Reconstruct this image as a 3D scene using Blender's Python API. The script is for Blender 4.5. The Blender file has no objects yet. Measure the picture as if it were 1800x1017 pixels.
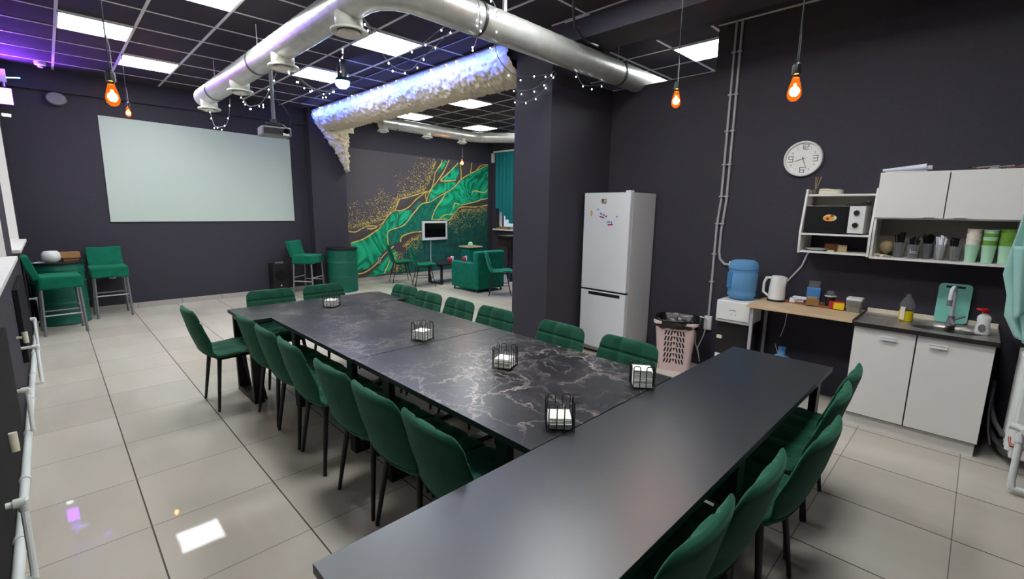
import bpy, bmesh, math, random
from mathutils import Vector, Matrix, noise
random.seed(7)
C = bpy.context.scene.collection
SC = bpy.context.scene
PI = math.pi

# ---------------------------------------------------------------- camera
F, YAW, PITCH, ROLL, CAMH = 814.164, 0.782814, 0.171966, 0.0148516, 1.69
cd = bpy.data.cameras.new('camera')
cd.sensor_fit = 'HORIZONTAL'; cd.sensor_width = 36.0; cd.lens = 36.0 * F / 1800.0
cd.clip_start = 0.02; cd.clip_end = 80
cam = bpy.data.objects.new('camera', cd); C.objects.link(cam)
fw = Vector((math.sin(YAW) * math.cos(PITCH), math.cos(YAW) * math.cos(PITCH), -math.sin(PITCH)))
rt = Vector((math.cos(YAW), -math.sin(YAW), 0)); up = rt.cross(fw)
r2 = math.cos(ROLL) * rt + math.sin(ROLL) * up; u2 = -math.sin(ROLL) * rt + math.cos(ROLL) * up
mw = Matrix.Identity(4)
for i in range(3):
    mw[i][0] = r2[i]; mw[i][1] = u2[i]; mw[i][2] = -fw[i]; mw[i][3] = (0, 0, CAMH)[i]
cam.matrix_world = mw
SC.camera = cam

# ---------------------------------------------------------------- world, exposure
w = bpy.data.worlds.new('World'); SC.world = w; w.use_nodes = True
w.node_tree.nodes['Background'].inputs[0].default_value = (0.75, 0.86, 1.0, 1)
w.node_tree.nodes['Background'].inputs[1].default_value = 0.3
SC.view_settings.view_transform = 'Standard'; SC.view_settings.look = 'None'
SC.view_settings.exposure = 1.36; SC.view_settings.gamma = 1.0
SC.view_settings.use_curve_mapping = False
PANEL = 13.0     # emission of the ceiling light panels

# ---------------------------------------------------------------- materials
def lin(c):
    return tuple(((x / 255) / 12.92 if x / 255 <= .04045 else ((x / 255 + .055) / 1.055) ** 2.4) for x in c)
def mat(name, rgb, rough=.5, metal=0, spec=.5, emit=None, es=0, trans=0, sheen=0, coat=0, var=0, vscale=30, bump=0, bscale=200, alpha=1, ior=1.45, aniso=0):
    m = bpy.data.materials.new(name); m.use_nodes = True
    nt = m.node_tree; N = nt.nodes; L = nt.links; b = N['Principled BSDF']
    c = lin(rgb) + (1,)
    b.inputs['Base Color'].default_value = c
    b.inputs['Roughness'].default_value = rough; b.inputs['Metallic'].default_value = metal
    b.inputs['Specular IOR Level'].default_value = spec; b.inputs['IOR'].default_value = ior
    b.inputs['Transmission Weight'].default_value = trans
    b.inputs['Sheen Weight'].default_value = sheen; b.inputs['Sheen Roughness'].default_value = .4
    b.inputs['Coat Weight'].default_value = coat; b.inputs['Alpha'].default_value = alpha
    if sheen: b.inputs['Sheen Tint'].default_value = (min(1, c[0] * 3 + .15), min(1, c[1] * 3 + .2), min(1, c[2] * 3 + .15), 1)
    if emit: b.inputs['Emission Color'].default_value = lin(emit) + (1,); b.inputs['Emission Strength'].default_value = es
    if var or bump:
        tc = N.new('ShaderNodeTexCoord')
    if var:
        no = N.new('ShaderNodeTexNoise'); no.inputs['Scale'].default_value = vscale; no.inputs['Detail'].default_value = 4
        L.new(tc.outputs['Object'], no.inputs['Vector'])
        mr = N.new('ShaderNodeMapRange'); mr.inputs['From Min'].default_value = .3; mr.inputs['From Max'].default_value = .7
        mr.inputs['To Min'].default_value = 1 - var; mr.inputs['To Max'].default_value = 1 + var
        L.new(no.outputs['Fac'], mr.inputs['Value'])
        vm = N.new('ShaderNodeVectorMath'); vm.operation = 'SCALE'; vm.inputs[0].default_value = c[:3]
        L.new(mr.outputs[0], vm.inputs['Scale']); L.new(vm.outputs[0], b.inputs['Base Color'])
    if bump:
        n2 = N.new('ShaderNodeTexNoise'); n2.inputs['Scale'].default_value = bscale; n2.inputs['Detail'].default_value = 3
        L.new(tc.outputs['Object'], n2.inputs['Vector'])
        bp = N.new('ShaderNodeBump'); bp.inputs['Strength'].default_value = bump; bp.inputs['Distance'].default_value = .01
        L.new(n2.outputs['Fac'], bp.inputs['Height']); L.new(bp.outputs[0], b.inputs['Normal'])
    return m
def ramp(N, stops):
    r = N.new('ShaderNodeValToRGB'); e = r.color_ramp.elements
    while len(e) < len(stops): e.new(.5)
    for k, (p, c) in enumerate(stops): e[k].position = p; e[k].color = tuple(c) + (1,)
    return r
def mathn(nt, op, a, b=None, c=None):
    n = nt.nodes.new('ShaderNodeMath'); n.operation = op
    for k, v in enumerate((a, b, c)):
        if v is None: continue
        if isinstance(v, (int, float)): n.inputs[k].default_value = v
        else: nt.links.new(v, n.inputs[k])
    return n.outputs[0]

def tile_floor_mat():
    m = mat('floor_tiles', (184, 178, 170), .1, spec=.1)
    nt = m.node_tree; N = nt.nodes; L = nt.links; b = N['Principled BSDF']
    g = N.new('ShaderNodeNewGeometry'); s = N.new('ShaderNodeSeparateXYZ'); L.new(g.outputs['Position'], s.inputs[0])
    ux = mathn(nt, 'DIVIDE', mathn(nt, 'SUBTRACT', s.outputs[0], .2132), .6)
    uy = mathn(nt, 'DIVIDE', mathn(nt, 'SUBTRACT', s.outputs[1], 2.9016), .6)
    dx = mathn(nt, 'ABSOLUTE', mathn(nt, 'SUBTRACT', mathn(nt, 'FRACT', mathn(nt, 'ADD', ux, .5)), .5))
    dy = mathn(nt, 'ABSOLUTE', mathn(nt, 'SUBTRACT', mathn(nt, 'FRACT', mathn(nt, 'ADD', uy, .5)), .5))
    lx = mathn(nt, 'LESS_THAN', dx, .0062); ly = mathn(nt, 'MULTIPLY', mathn(nt, 'LESS_THAN', dy, .004), .75)
    line = mathn(nt, 'MAXIMUM', lx, ly)
    cx = N.new('ShaderNodeCombineXYZ'); L.new(mathn(nt, 'FLOOR', ux), cx.inputs[0]); L.new(mathn(nt, 'FLOOR', uy), cx.inputs[1])
    wn = N.new('ShaderNodeTexWhiteNoise'); L.new(cx.outputs[0], wn.inputs['Vector'])
    no = N.new('ShaderNodeTexNoise'); no.inputs['Scale'].default_value = 1.3; no.inputs['Detail'].default_value = 7
    mp = N.new('ShaderNodeMapping'); mp.inputs['Scale'].default_value = (1.6, .5, 1); L.new(g.outputs['Position'], mp.inputs[0]); L.new(mp.outputs[0], no.inputs['Vector'])
    f = mathn(nt, 'ADD', mathn(nt, 'MULTIPLY', no.outputs['Fac'], .75), mathn(nt, 'MULTIPLY', wn.outputs['Value'], .18))
    r = ramp(N, [(.25, lin((182, 172, 158))), (.5, lin((196, 187, 174))), (.75, lin((208, 200, 189)))]); L.new(f, r.inputs[0])
    mx = N.new('ShaderNodeMix'); mx.data_type = 'RGBA'; L.new(line, mx.inputs[0]); L.new(r.outputs[0], mx.inputs[6]); mx.inputs[7].default_value = lin((84, 76, 68)) + (1,)
    L.new(mx.outputs[2], b.inputs['Base Color'])
    L.new(mathn(nt, 'ADD', mathn(nt, 'MULTIPLY', line, .6), .035), b.inputs['Roughness'])
    return m

def marble_mat():
    m = mat('dark_marble', (60, 55, 60), .31, spec=.8, ior=1.55)
    nt = m.node_tree; N = nt.nodes; L = nt.links; b = N['Principled BSDF']
    g = N.new('ShaderNodeNewGeometry')
    def warp(scale, amt, off):
        no = N.new('ShaderNodeTexNoise'); no.inputs['Scale'].default_value = scale; no.inputs['Detail'].default_value = 6; no.inputs['Roughness'].default_value = .65
        L.new(g.outputs['Position'], no.inputs['Vector'])
        v1 = N.new('ShaderNodeVectorMath'); v1.operation = 'SCALE'; v1.inputs['Scale'].default_value = amt; L.new(no.outputs['Color'], v1.inputs[0])
        v2 = N.new('ShaderNodeVectorMath'); v2.operation = 'ADD'; L.new(v1.outputs[0], v2.inputs[0]); L.new(g.outputs['Position'], v2.inputs[1])
        v3 = N.new('ShaderNodeVectorMath'); v3.operation = 'ADD'; L.new(v2.outputs[0], v3.inputs[0]); v3.inputs[1].default_value = off
        return v3.outputs[0]
    def veins(scale, amt, off, width, noff, lo, hi):
        vo = N.new('ShaderNodeTexVoronoi'); vo.feature = 'DISTANCE_TO_EDGE'; vo.inputs['Scale'].default_value = scale
        L.new(warp(3.5, amt, off), vo.inputs['Vector'])
        t = N.new('ShaderNodeMapRange'); t.inputs['From Min'].default_value = 0; t.inputs['From Max'].default_value = width
        t.inputs['To Min'].default_value = 1; t.inputs['To Max'].default_value = 0; L.new(vo.outputs['Distance'], t.inputs['Value'])
        no = N.new('ShaderNodeTexNoise'); no.inputs['Scale'].default_value = noff; no.inputs['Detail'].default_value = 4; L.new(warp(1, .1, off), no.inputs['Vector'])
        k = N.new('ShaderNodeMapRange'); k.inputs['From Min'].default_value = lo; k.inputs['From Max'].default_value = hi; L.new(no.outputs['Fac'], k.inputs['Value'])
        return mathn(nt, 'MULTIPLY', t.outputs[0], k.outputs[0])
    s = N.new('ShaderNodeSeparateXYZ'); L.new(g.outputs['Position'], s.inputs[0])
    near = N.new('ShaderNodeMapRange'); near.inputs['From Min'].default_value = 2.4; near.inputs['From Max'].default_value = 1.8; near.inputs['To Min'].default_value = .5; L.new(s.outputs[1], near.inputs['Value'])
    v = mathn(nt, 'MAXIMUM', veins(3.2, .5, (3, 1, 0), .03, 2.4, .42, .64), mathn(nt, 'MULTIPLY', veins(7.5, .34, (9, 4, 1), .045, 3.3, .46, .68), .65))
    v = mathn(nt, 'MAXIMUM', v, mathn(nt, 'MULTIPLY', veins(1.7, .7, (1, 7, 2), .022, 1.6, .38, .62), .95))
    v = mathn(nt, 'MULTIPLY', v, near.outputs[0])
    no = N.new('ShaderNodeTexNoise'); no.inputs['Scale'].default_value = 5; no.inputs['Detail'].default_value = 8; L.new(g.outputs['Position'], no.inputs['Vector'])
    r = ramp(N, [(.3, lin((22, 21, 26))), (.5, lin((31, 29, 35))), (.72, lin((50, 45, 50)))]); L.new(no.outputs['Fac'], r.inputs[0])
    mx = N.new('ShaderNodeMix'); mx.data_type = 'RGBA'; L.new(v, mx.inputs[0]); L.new(r.outputs[0], mx.inputs[6]); mx.inputs[7].default_value = lin((186, 170, 162)) + (1,)
    L.new(mx.outputs[2], b.inputs['Base Color'])
    return m

def agate_mat(name, a, bcol, c, scale):
    m = mat(name, b if False else (20, 140, 100), .6)
    nt = m.node_tree; N = nt.nodes; L = nt.links; p = N['Principled BSDF']
    g = N.new('ShaderNodeNewGeometry')
    no = N.new('ShaderNodeTexNoise'); no.inputs['Scale'].default_value = scale; no.inputs['Detail'].default_value = 3; no.inputs['Distortion'].default_value = 1.2
    L.new(g.outputs['Position'], no.inputs['Vector'])
    fr = mathn(nt, 'FRACT', mathn(nt, 'MULTIPLY', no.outputs['Fac'], 11))
    tri = mathn(nt, 'MULTIPLY', mathn(nt, 'ABSOLUTE', mathn(nt, 'SUBTRACT', fr, .5)), 2)
    mixf = mathn(nt, 'ADD', mathn(nt, 'MULTIPLY', tri, .45), mathn(nt, 'MULTIPLY', no.outputs['Fac'], .55))
    r = ramp(N, [(.25, lin(a)), (.5, lin(bcol)), (.8, lin(c))]); L.new(mixf, r.inputs[0]); L.new(r.outputs[0], p.inputs['Base Color'])
    return m

def duct_mat():
    m = mat('spiral_duct_metal', (196, 195, 188), .36, metal=.55, var=.08, vscale=12)
    return m

M = {}
M['wall'] = mat('black_wall_paint', (62, 59, 68), .65, spec=.22, var=.06, vscale=60, bump=.35, bscale=260)
M['ceil'] = mat('dark_ceiling_tile', (60, 54, 60), .9, spec=.2, var=.05, vscale=200)
M['tbar'] = mat('grey_ceiling_rail', (208, 204, 202), .5)
M['floor'] = tile_floor_mat()
M['skirt'] = mat('tile_skirting', (176, 168, 160), .25)
M['marble'] = marble_mat()
M['blacktop'] = mat('black_laminate', (27, 31, 39), .33, spec=1.0, ior=1.6, bump=.06, bscale=500)
M['topedge'] = mat('black_edge_band', (26, 24, 27), .45)
M['blackmetal'] = mat('black_powder_metal', (30, 28, 30), .45, spec=.5)
M['velvet'] = mat('green_velvet', (27, 76, 57), .8, spec=.2, sheen=.55, var=.12, vscale=14, bump=.1, bscale=400)
M['velvet2'] = mat('bright_green_velvet', (10, 104, 78), .8, spec=.2, sheen=.5, var=.15, vscale=10)
M['barrel'] = mat('green_barrel_paint', (14, 92, 74), .42, var=.08, vscale=6)
M['white'] = mat('white_laminate', (226, 222, 216), .4, var=.015, vscale=4)
M['whitegloss'] = mat('white_enamel', (222, 222, 226), .3)
M['fridgeside'] = mat('fridge_side_enamel', (205, 200, 200), .4)
M['whiteplastic'] = mat('white_plastic', (225, 224, 220), .35)
M['pipe'] = mat('white_painted_pipe', (224, 227, 222), .4)
M['conduit'] = mat('grey_white_conduit', (170, 168, 174), .5)
M['screen'] = mat('projection_screen_white', (190, 202, 193), .8, spec=.2)
M['duct'] = duct_mat()
M['ducthoop'] = mat('duct_clamp', (70, 70, 68), .4, metal=.6)
M['diffuser'] = mat('diffuser_enamel', (214, 212, 200), .4)
M['steel'] = mat('brushed_steel', (170, 162, 156), .34, metal=.5, var=.1, vscale=3)
M['darksteel'] = mat('dark_steel', (90, 84, 82), .35, metal=.9)
M['wood'] = mat('oak_worktop', (206, 178, 142), .45, var=.08, vscale=9)
M['pink'] = mat('pink_plastic', (226, 198, 196), .4)
M['pinkdark'] = mat('basket_hole_dark', (26, 20, 24), .9)
M['bag'] = mat('black_bin_bag', (18, 17, 19), .28, spec=.7, bump=.6, bscale=25)
M['napkin'] = mat('white_napkin_paper', (232, 230, 220), .8, var=.03, vscale=60)
M['wire'] = mat('black_wire', (22, 20, 22), .4)
M['bluebottle'] = mat('blue_water_bottle', (128, 184, 228), .15, trans=.45, ior=1.05)
M['blueband'] = mat('blue_bottle_shade', (90, 150, 200), .15, trans=.4, ior=1.2)
M['clear'] = mat('clear_plastic', (205, 205, 205), .1, trans=.85, ior=1.03)
M['mattblack'] = mat('recess_black', (30, 29, 32), .75, spec=.15)  # dark tone of the sheets added for the wall recess
M['glass'] = mat('clear_glass', (235, 240, 240), .03, trans=1, ior=1.1)
M['mint'] = mat('mint_plastic', (128, 200, 184), .45)
M['towel'] = mat('mint_towel', (160, 204, 194), .95, spec=.1, sheen=.3, bump=.4, bscale=300)
M['cupmint'] = mat('mint_paper_cup', (166, 208, 176), .6)
M['cupcream'] = mat('cream_paper_cup', (226, 216, 198), .6)
M['cupgreen'] = mat('green_paper_cup', (104, 150, 50), .6)
M['cardboard'] = mat('brown_cardboard', (150, 108, 66), .8, var=.06)
M['yellow'] = mat('yellow_box', (232, 196, 30), .5)
M['redbox'] = mat('red_box', (176, 40, 40), .5)
M['red'] = mat('red_plastic', (214, 44, 34), .4)
M['blackplastic'] = mat('black_plastic', (24, 23, 25), .35)
M['screenblack'] = mat('black_glass_screen', (12, 12, 15), .12, spec=.3)
M['greyplastic'] = mat('grey_plastic', (120, 120, 122), .5)
M['greybasket'] = mat('translucent_grey_plastic', (128, 126, 118), .4)
M['paper'] = mat('white_paper', (222, 222, 232), .8)
M['cream'] = mat('cream_cloth', (222, 214, 190), .9)
M['liquid'] = mat('yellow_soap_liquid', (225, 196, 20), .3)
M['brownwood'] = mat('brown_wood', (130, 82, 48), .5)
M['stick'] = mat('pale_reed', (170, 150, 110), .7)
M['clockface'] = mat('clock_face', (236, 234, 226), .6)
M['clockgrey'] = mat('clock_digit_grey', (110, 106, 104), .6)
M['gold'] = mat('gold_paint', (226, 200, 104), .5, metal=0, var=.15, vscale=15)
M['umber'] = mat('umber_paint', (78, 68, 70), .7, var=.05, vscale=5)
M['greyplum'] = mat('grey_plum_paint', (84, 78, 86), .75, var=.04, vscale=8)
M['agate'] = agate_mat('malachite_green_paint', (4, 104, 76), (12, 168, 120), (40, 200, 150), .8)
M['agatemid'] = agate_mat('deep_malachite_paint', (14, 92, 78), (22, 118, 96), (34, 136, 110), 1.4)
M['teal'] = mat('mottled_teal_paint', (22, 84, 76), .7, var=.35, vscale=7)
M['curtain'] = mat('teal_blind_fabric', (14, 118, 122), .8, sheen=.2, var=.08, vscale=20)
M['darkwood'] = mat('dark_bar_wood', (40, 26, 28), .3, spec=.5)
M['fluff'] = mat('cream_cotton', (216, 202, 174), .95, spec=.1, sheen=.3)
M['socket'] = mat('socket_cream', (206, 196, 180), .5)
M['amber'] = mat('amber_glass', (255, 190, 110), .02, trans=1, ior=1.0, emit=(255, 120, 25), es=.2)
M['filament'] = mat('glowing_filament', (255, 180, 80), .5, emit=(255, 150, 50), es=75)
M['panel'] = mat('light_panel_diffuser', (250, 252, 255), .5, emit=(246, 252, 255), es=PANEL)
M['panelframe'] = mat('panel_frame', (230, 230, 228), .5)
M['led'] = mat('white_led', (255, 255, 255), .5, emit=(235, 245, 255), es=9)
M['purple'] = mat('purple_lamp_face', (255, 120, 240), .5, emit=(160, 60, 255), es=12)
M['blueled'] = mat('blue_led_lens', (120, 190, 255), .5, emit=(110, 180, 255), es=10)
M['rubberhose'] = mat('grey_hose', (84, 80, 84), .5)
M['copper'] = mat('copper_pipe', (150, 92, 70), .4, metal=.7)
M['sky_blue'] = mat('sky_blue_print', (70, 130, 190), .6)
M['orange'] = mat('orange_print', (232, 160, 50), .6)
M['olive'] = mat('olive_print', (96, 88, 62), .6)
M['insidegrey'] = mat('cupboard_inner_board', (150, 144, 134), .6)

# ---------------------------------------------------------------- mesh helpers
def world_off(o):
    v = Vector((0, 0, 0))
    while o is not None: v += Vector(o.location); o = o.parent
    return v
class MB:
    def __init__(s): s.bm = bmesh.new(); s.mi = 0
    def _v(s, co): return s.bm.verts.new(co)
    def _f(s, vs):
        try:
            f = s.bm.faces.new(vs); f.material_index = s.mi; return f
        except ValueError: return None
    def box(s, x0, x1, y0, y1, z0, z1, rot=0, c=None, tilt=None):
        pts = [(x, y, z) for z in (z0, z1) for y in (y0, y1) for x in (x0, x1)]
        if rot or tilt:
            cc = Vector(c) if c else Vector(((x0 + x1) / 2, (y0 + y1) / 2, (z0 + z1) / 2))
            R = Matrix.Rotation(rot, 4, 'Z')
            if tilt: R = R @ Matrix.Rotation(tilt[0], 4, 'X') @ Matrix.Rotation(tilt[1], 4, 'Y')
            pts = [R @ (Vector(p) - cc) + cc for p in pts]
        v = [s._v(p) for p in pts]
        for q in ((0, 2, 3, 1), (4, 5, 7, 6), (0, 1, 5, 4), (2, 6, 7, 3), (0, 4, 6, 2), (1, 3, 7, 5)): s._f([v[k] for k in q])
        return s
    def tube(s, pts, r, seg=8, cap=True, closed=False):
        P = [Vector(p) for p in pts]; n = len(P)
        rr = r if isinstance(r, (list, tuple)) else [r] * n
        rings = []; ref = None
        for i in range(n):
            if closed: d = (P[(i + 1) % n] - P[i - 1])
            else: d = P[min(i + 1, n - 1)] - P[max(i - 1, 0)]
            if d.length < 1e-9: d = Vector((0, 0, 1))
            d.normalize()
            if ref is None:
                ref = Vector((0, 0, 1)) if abs(d.z) < .9 else Vector((1, 0, 0))
            a = d.cross(ref)
            if a.length < 1e-4: a = d.cross(Vector((0, 1, 0)))
            a.normalize(); b = a.cross(d); ref = b if abs(d.z) >= 0 else ref
            k = 1.0
            if 0 < i < n - 1 and not closed:
                d1 = (P[i] - P[i - 1]).normalized(); d2 = (P[i + 1] - P[i]).normalized()
                k = 1 / max(.6, math.cos(d1.angle(d2) / 2)) if d1.length and d2.length else 1
            rings.append([s._v(P[i] + (a * math.cos(2 * PI * j / seg) + b * math.sin(2 * PI * j / seg)) * rr[i] * (k if k < 1.3 else 1.3)) for j in range(seg)])
        m = n if closed else n - 1
        for i in range(m):
            A, B = rings[i], rings[(i + 1) % n]
            for j in range(seg): s._f([A[j], A[(j + 1) % seg], B[(j + 1) % seg], B[j]])
        if cap and not closed: s._f(rings[0][::-1]); s._f(rings[-1])
        return s
    def cyl(s, x, y, z0, z1, r, r2=None, seg=24): return s.lathe([(r, z0), (r if r2 is None else r2, z1)], x, y, seg)
    def lathe(s, prof, x=0, y=0, seg=24, cap=True, sx=1, sy=1):
        rings = [[s._v((x + sx * r * math.cos(2 * PI * j / seg), y + sy * r * math.sin(2 * PI * j / seg), z)) for j in range(seg)] for r, z in prof]
        for i in range(len(rings) - 1):
            A, B = rings[i], rings[i + 1]
            for j in range(seg): s._f([A[j], A[(j + 1) % seg], B[(j + 1) % seg], B[j]])
        if cap: s._f(rings[0][::-1]); s._f(rings[-1])
        return s
    def prism(s, poly, axis, a, b):
        def pt(p, t):
            return {'z': (p[0], p[1], t), 'y': (p[0], t, p[1]), 'x': (t, p[0], p[1])}[axis]
        A = [s._v(pt(p, a)) for p in poly]; B = [s._v(pt(p, b)) for p in poly]; n = len(poly)
        s._f(A[::-1]); s._f(B)
        for i in range(n): s._f([A[i], A[(i + 1) % n], B[(i + 1) % n], B[i]])
        return s
    def grid(s, fn, nu, nv, closeu=False):
        V = [[s._v(fn(i / (nu if closeu else nu - 1), j / (nv - 1))) for i in range(nu)] for j in range(nv)]
        for j in range(nv - 1):
            for i in range(nu if closeu else nu - 1):
                i2 = (i + 1) % nu; s._f([V[j][i], V[j][i2], V[j + 1][i2], V[j + 1][i]])
        return V
    def build(s, name, mt, parent=None, smooth=False, bevel=0, bseg=2, org=None, solid=0, angle=35):
        bm = s.bm; bmesh.ops.recalc_face_normals(bm, faces=bm.faces[:])
        if parent is not None: off = world_off(parent)
        else:
            xs = [v.co for v in bm.verts]
            off = Vector(org) if org else Vector(((min(v.x for v in xs) + max(v.x for v in xs)) / 2, (min(v.y for v in xs) + max(v.y for v in xs)) / 2, min(v.z for v in xs)))
        for v in bm.verts: v.co -= off
        me = bpy.data.meshes.new(name); bm.to_mesh(me); bm.free()
        for mm in (mt if isinstance(mt, (list, tuple)) else [mt]): me.materials.append(M[mm] if isinstance(mm, str) else mm)
        if smooth:
            for p in me.polygons: p.use_smooth = True
            if smooth != 'all':
                me.set_sharp_from_angle(angle=math.radians(angle))
        o = bpy.data.objects.new(name, me); C.objects.link(o)
        if parent is not None: o.parent = parent
        else: o.location = off
        if solid:
            md = o.modifiers.new('solid', 'SOLIDIFY'); md.thickness = solid; md.offset = 0
        if bevel:
            md = o.modifiers.new('bevel', 'BEVEL'); md.width = bevel; md.segments = bseg; md.limit_method = 'ANGLE'; md.angle_limit = math.radians(40)
        return o
def thing(name, label, cat, loc, rot=0, group=None):
    o = bpy.data.objects.new(name, None); C.objects.link(o); o.empty_display_size = .1
    o.location = loc; o.rotation_euler = (0, 0, rot); o['label'] = label; o['category'] = cat
    if group: o['group'] = group
    return o
def tag(o, label, cat, group=None, kind=None):
    o['label'] = label; o['category'] = cat
    if group: o['group'] = group
    if kind: o['kind'] = kind
    return o
def struct(o, label=None, cat=None):
    o['kind'] = 'structure'
    if label: o['label'] = label
    if cat: o['category'] = cat
    return o
def dup(root, loc, rot=0, label=None, scale=None):
    r = root.copy(); C.objects.link(r); r.location = loc; r.rotation_euler = (0, 0, rot)
    if label: r['label'] = label
    if scale: r.scale = scale
    for ch in [o for o in KIDS[root.name]]:
        c = ch.copy(); C.objects.link(c); c.parent = r
        for g in [x for x in ch.children]:
            d = g.copy(); C.objects.link(d); d.parent = c
    return r
KIDS = {}
def remember(root): KIDS[root.name] = list(root.children)
def sock(x, y, z): pass

# ================================================================ ROOM SHELL
H = 3.54
b = MB(); b.box(-.6, 9.3, -.75, 10.2, -.1, 0); struct(b.build('floor', 'floor'))
b = MB(); b.box(-.6, 9.3, -.75, 10.2, H, H + .12); struct(b.build('ceiling', 'ceil'))
b = MB()
b.box(-.6, -.3, -.75, 10.2, 0, 1.17); b.box(-.6, -.3, -.75, 10.2, 3.05, H)
for y0, y1 in ((-.75, 1.6), (6.1, 6.95), (8.9, 10.2)): b.box(-.6, -.3, y0, y1, 1.17, 3.05)
struct(b.build('wall_left', 'wall'))
b = MB(); b.box(-.3, 3.75, 9.62, 10.2, 0, H); b.box(-.3, 3.75, 9.56, 9.62, 3.24, H); struct(b.build('wall_far', 'wall'))
b = MB(); b.box(3.75, 4.45, 9.37, 10.2, 0, H); struct(b.build('wall_column', 'wall'))
b = MB(); b.box(4.45, 9.3, 9.9, 10.2, 0, H); struct(b.build('wall_lounge', 'wall'))
b = MB(); b.box(5.03, 5.15, -.45, 2.14, 0, H); b.box(5.03, 5.15, 2.14, 3.47, 0, 3.11); struct(b.build('wall_kitchen', 'wall'))
b = MB(); b.box(4.32, 5.03, 3.37, 3.47, 0, 3.11); struct(b.build('wall_partition', 'wall'))
b = MB(); b.box(3.9, 4.32, 3.37, 3.9, 0, H); struct(b.build('wall_pillar', 'wall'))
b = MB(); b.box(4.45, 9.0, 4.37, 4.47, 0, H); struct(b.build('wall_alcove', 'wall'))
b = MB(); b.box(-.3, 5.15, -.75, -.45, 0, H); struct(b.build('wall_back', 'wall'))
b = MB(); b.box(9.0, 9.3, 4.37, 9.9, 0, 1.14); b.box(9.0, 9.3, 4.37, 9.9, 3.1, H); b.box(9.0, 9.3, 4.37, 6.6, 1.14, 3.1); b.box(9.0, 9.3, 9.72, 9.9, 1.14, 3.1)
struct(b.build('wall_right', 'wall'))
b = MB(); b.box(3.88, 4.32, -.45, 3.37, 3.33, H); b.box(3.88, 4.32, 3.9, 9.37, 3.33, H); struct(b.build('trim_1', 'wall'))
# ceiling rails
b = MB(); zr0, zr1 = H - .007, H + .001
def rail(x0, x1, y0, y1): b.box(x0, x1, y0, y1, zr0, zr1)
rw = .013
for k in range(-1, 6):
    x = .275 + .605 * k
    if x > -.3: rail(x - rw, x + rw, -.45, 9.56)
for k in range(-8, 9):
    y = 4.78 + .615 * k
    if -.45 < y < 9.6: rail(-.3, 3.88, y - rw * .8, y + rw * .8)
for k in range(-1, 7): rail(5.25 + .6 * k - rw, 5.25 + .6 * k + rw, 4.47, 9.9)
for k in range(-3, 6): rail(4.32, 9.0, 6.42 + .6 * k - rw, 6.42 + .6 * k + rw)
for x in (5.32, 5.92, 6.52): rail(x - rw, x + rw, 2.14 if x > 5.1 else -.45, 4.37)
for y in (2.19, 2.79, 3.39, 3.99): rail(4.96, 7.2, y - rw, y + rw)
rail(5.0, 5.03, -.45, 2.14); rail(3.86, 3.884, -.45, 3.37)
b.box(3.855, 3.885, 2.9, 3.2, 3.52, 3.54)
struct(b.build('trim_2', 'tbar'))
# skirting tiles
b = MB()
for k in range(7): x0 = -.3 + .6 * k; b.box(x0 + .002, min(x0 + .598, 3.75), 9.606, 9.62, 0, .085)
struct(b.build('baseboard_far', 'skirt'))
b = MB()
for k in range(8): x0 = 4.45 + .6 * k; b.box(x0 + .002, min(x0 + .598, 9.0), 9.886, 9.9, 0, .085)
struct(b.build('baseboard_lounge', 'skirt'))
b = MB(); b.box(3.75, 4.45, 9.356, 9.37, 0, .085); struct(b.build('baseboard_column', 'skirt'))
# windows on the left wall
def window(name, y0, y1, z0, z1, x):
    b = MB(); t = .06
    for q in ((y0, y0 + t, z0, z1), (y1 - t, y1, z0, z1), (y0, y1, z0, z0 + t), (y0, y1, z1 - t, z1)): b.box(x, x + .06, *q)
    n = max(1, round((y1 - y0) / 1.3))
    for k in range(1, n): yy = y0 + (y1 - y0) * k / n; b.box(x, x + .06, yy - .04, yy + .04, z0, z1)
    w = struct(b.build(name, 'whiteplastic', bevel=.004))
    return w
w1 = window('window_1', 1.6, 6.1, 1.2, 3.05, -.52); w2 = window('window_2', 6.95, 8.9, 1.2, 3.05, -.52)
for w_, y0, y1 in ((w1, 1.6, 6.1), (w2, 6.95, 8.9)):
    b = MB(); b.box(-.5, -.49, y0, y1, 1.2, 3.05); b.build('window_glass', 'glass', w_)
    b = MB(); b.box(-.46, -.235, y0 - .05, y1 + .02, 1.17, 1.205); b.build('window_sill', 'white', w_, bevel=.004)
    b = MB(); b.box(-.46, -.301, y1 - .012, y1, 1.205, 3.05); b.box(-.46, -.301, y0, y0 + .012, 1.205, 3.05); b.box(-.46, -.301, y0, y1, 3.038, 3.05); b.build('window_reveal', 'white', w_)
b = MB(); b.box(-.455, -.445, 6.97, 8.88, 1.32, 3.03); b.build('window_blind', 'whiteplastic', w2)
b = MB(); b.box(-.455, -.445, 1.62, 6.08, 1.32, 3.03); b.build('window_blind', 'whiteplastic', w1)
b = MB(); b.box(9.12, 9.18, 6.6, 9.72, 1.14, 1.2); b.box(9.12, 9.18, 6.6, 9.72, 3.04, 3.1)
for y in (6.6, 8.1, 9.66): b.box(9.12, 9.18, y, y + .06, 1.14, 3.1)
w3 = struct(b.build('window_3', 'whiteplastic'))
b = MB(); b.box(9.15, 9.155, 6.6, 9.72, 1.2, 3.04); b.build('window_glass', 'glass', w3)
b = MB(); b.box(8.9, 9.12, 6.55, 9.76, 1.1, 1.14); b.build('window_sill', 'white', w3)

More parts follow.
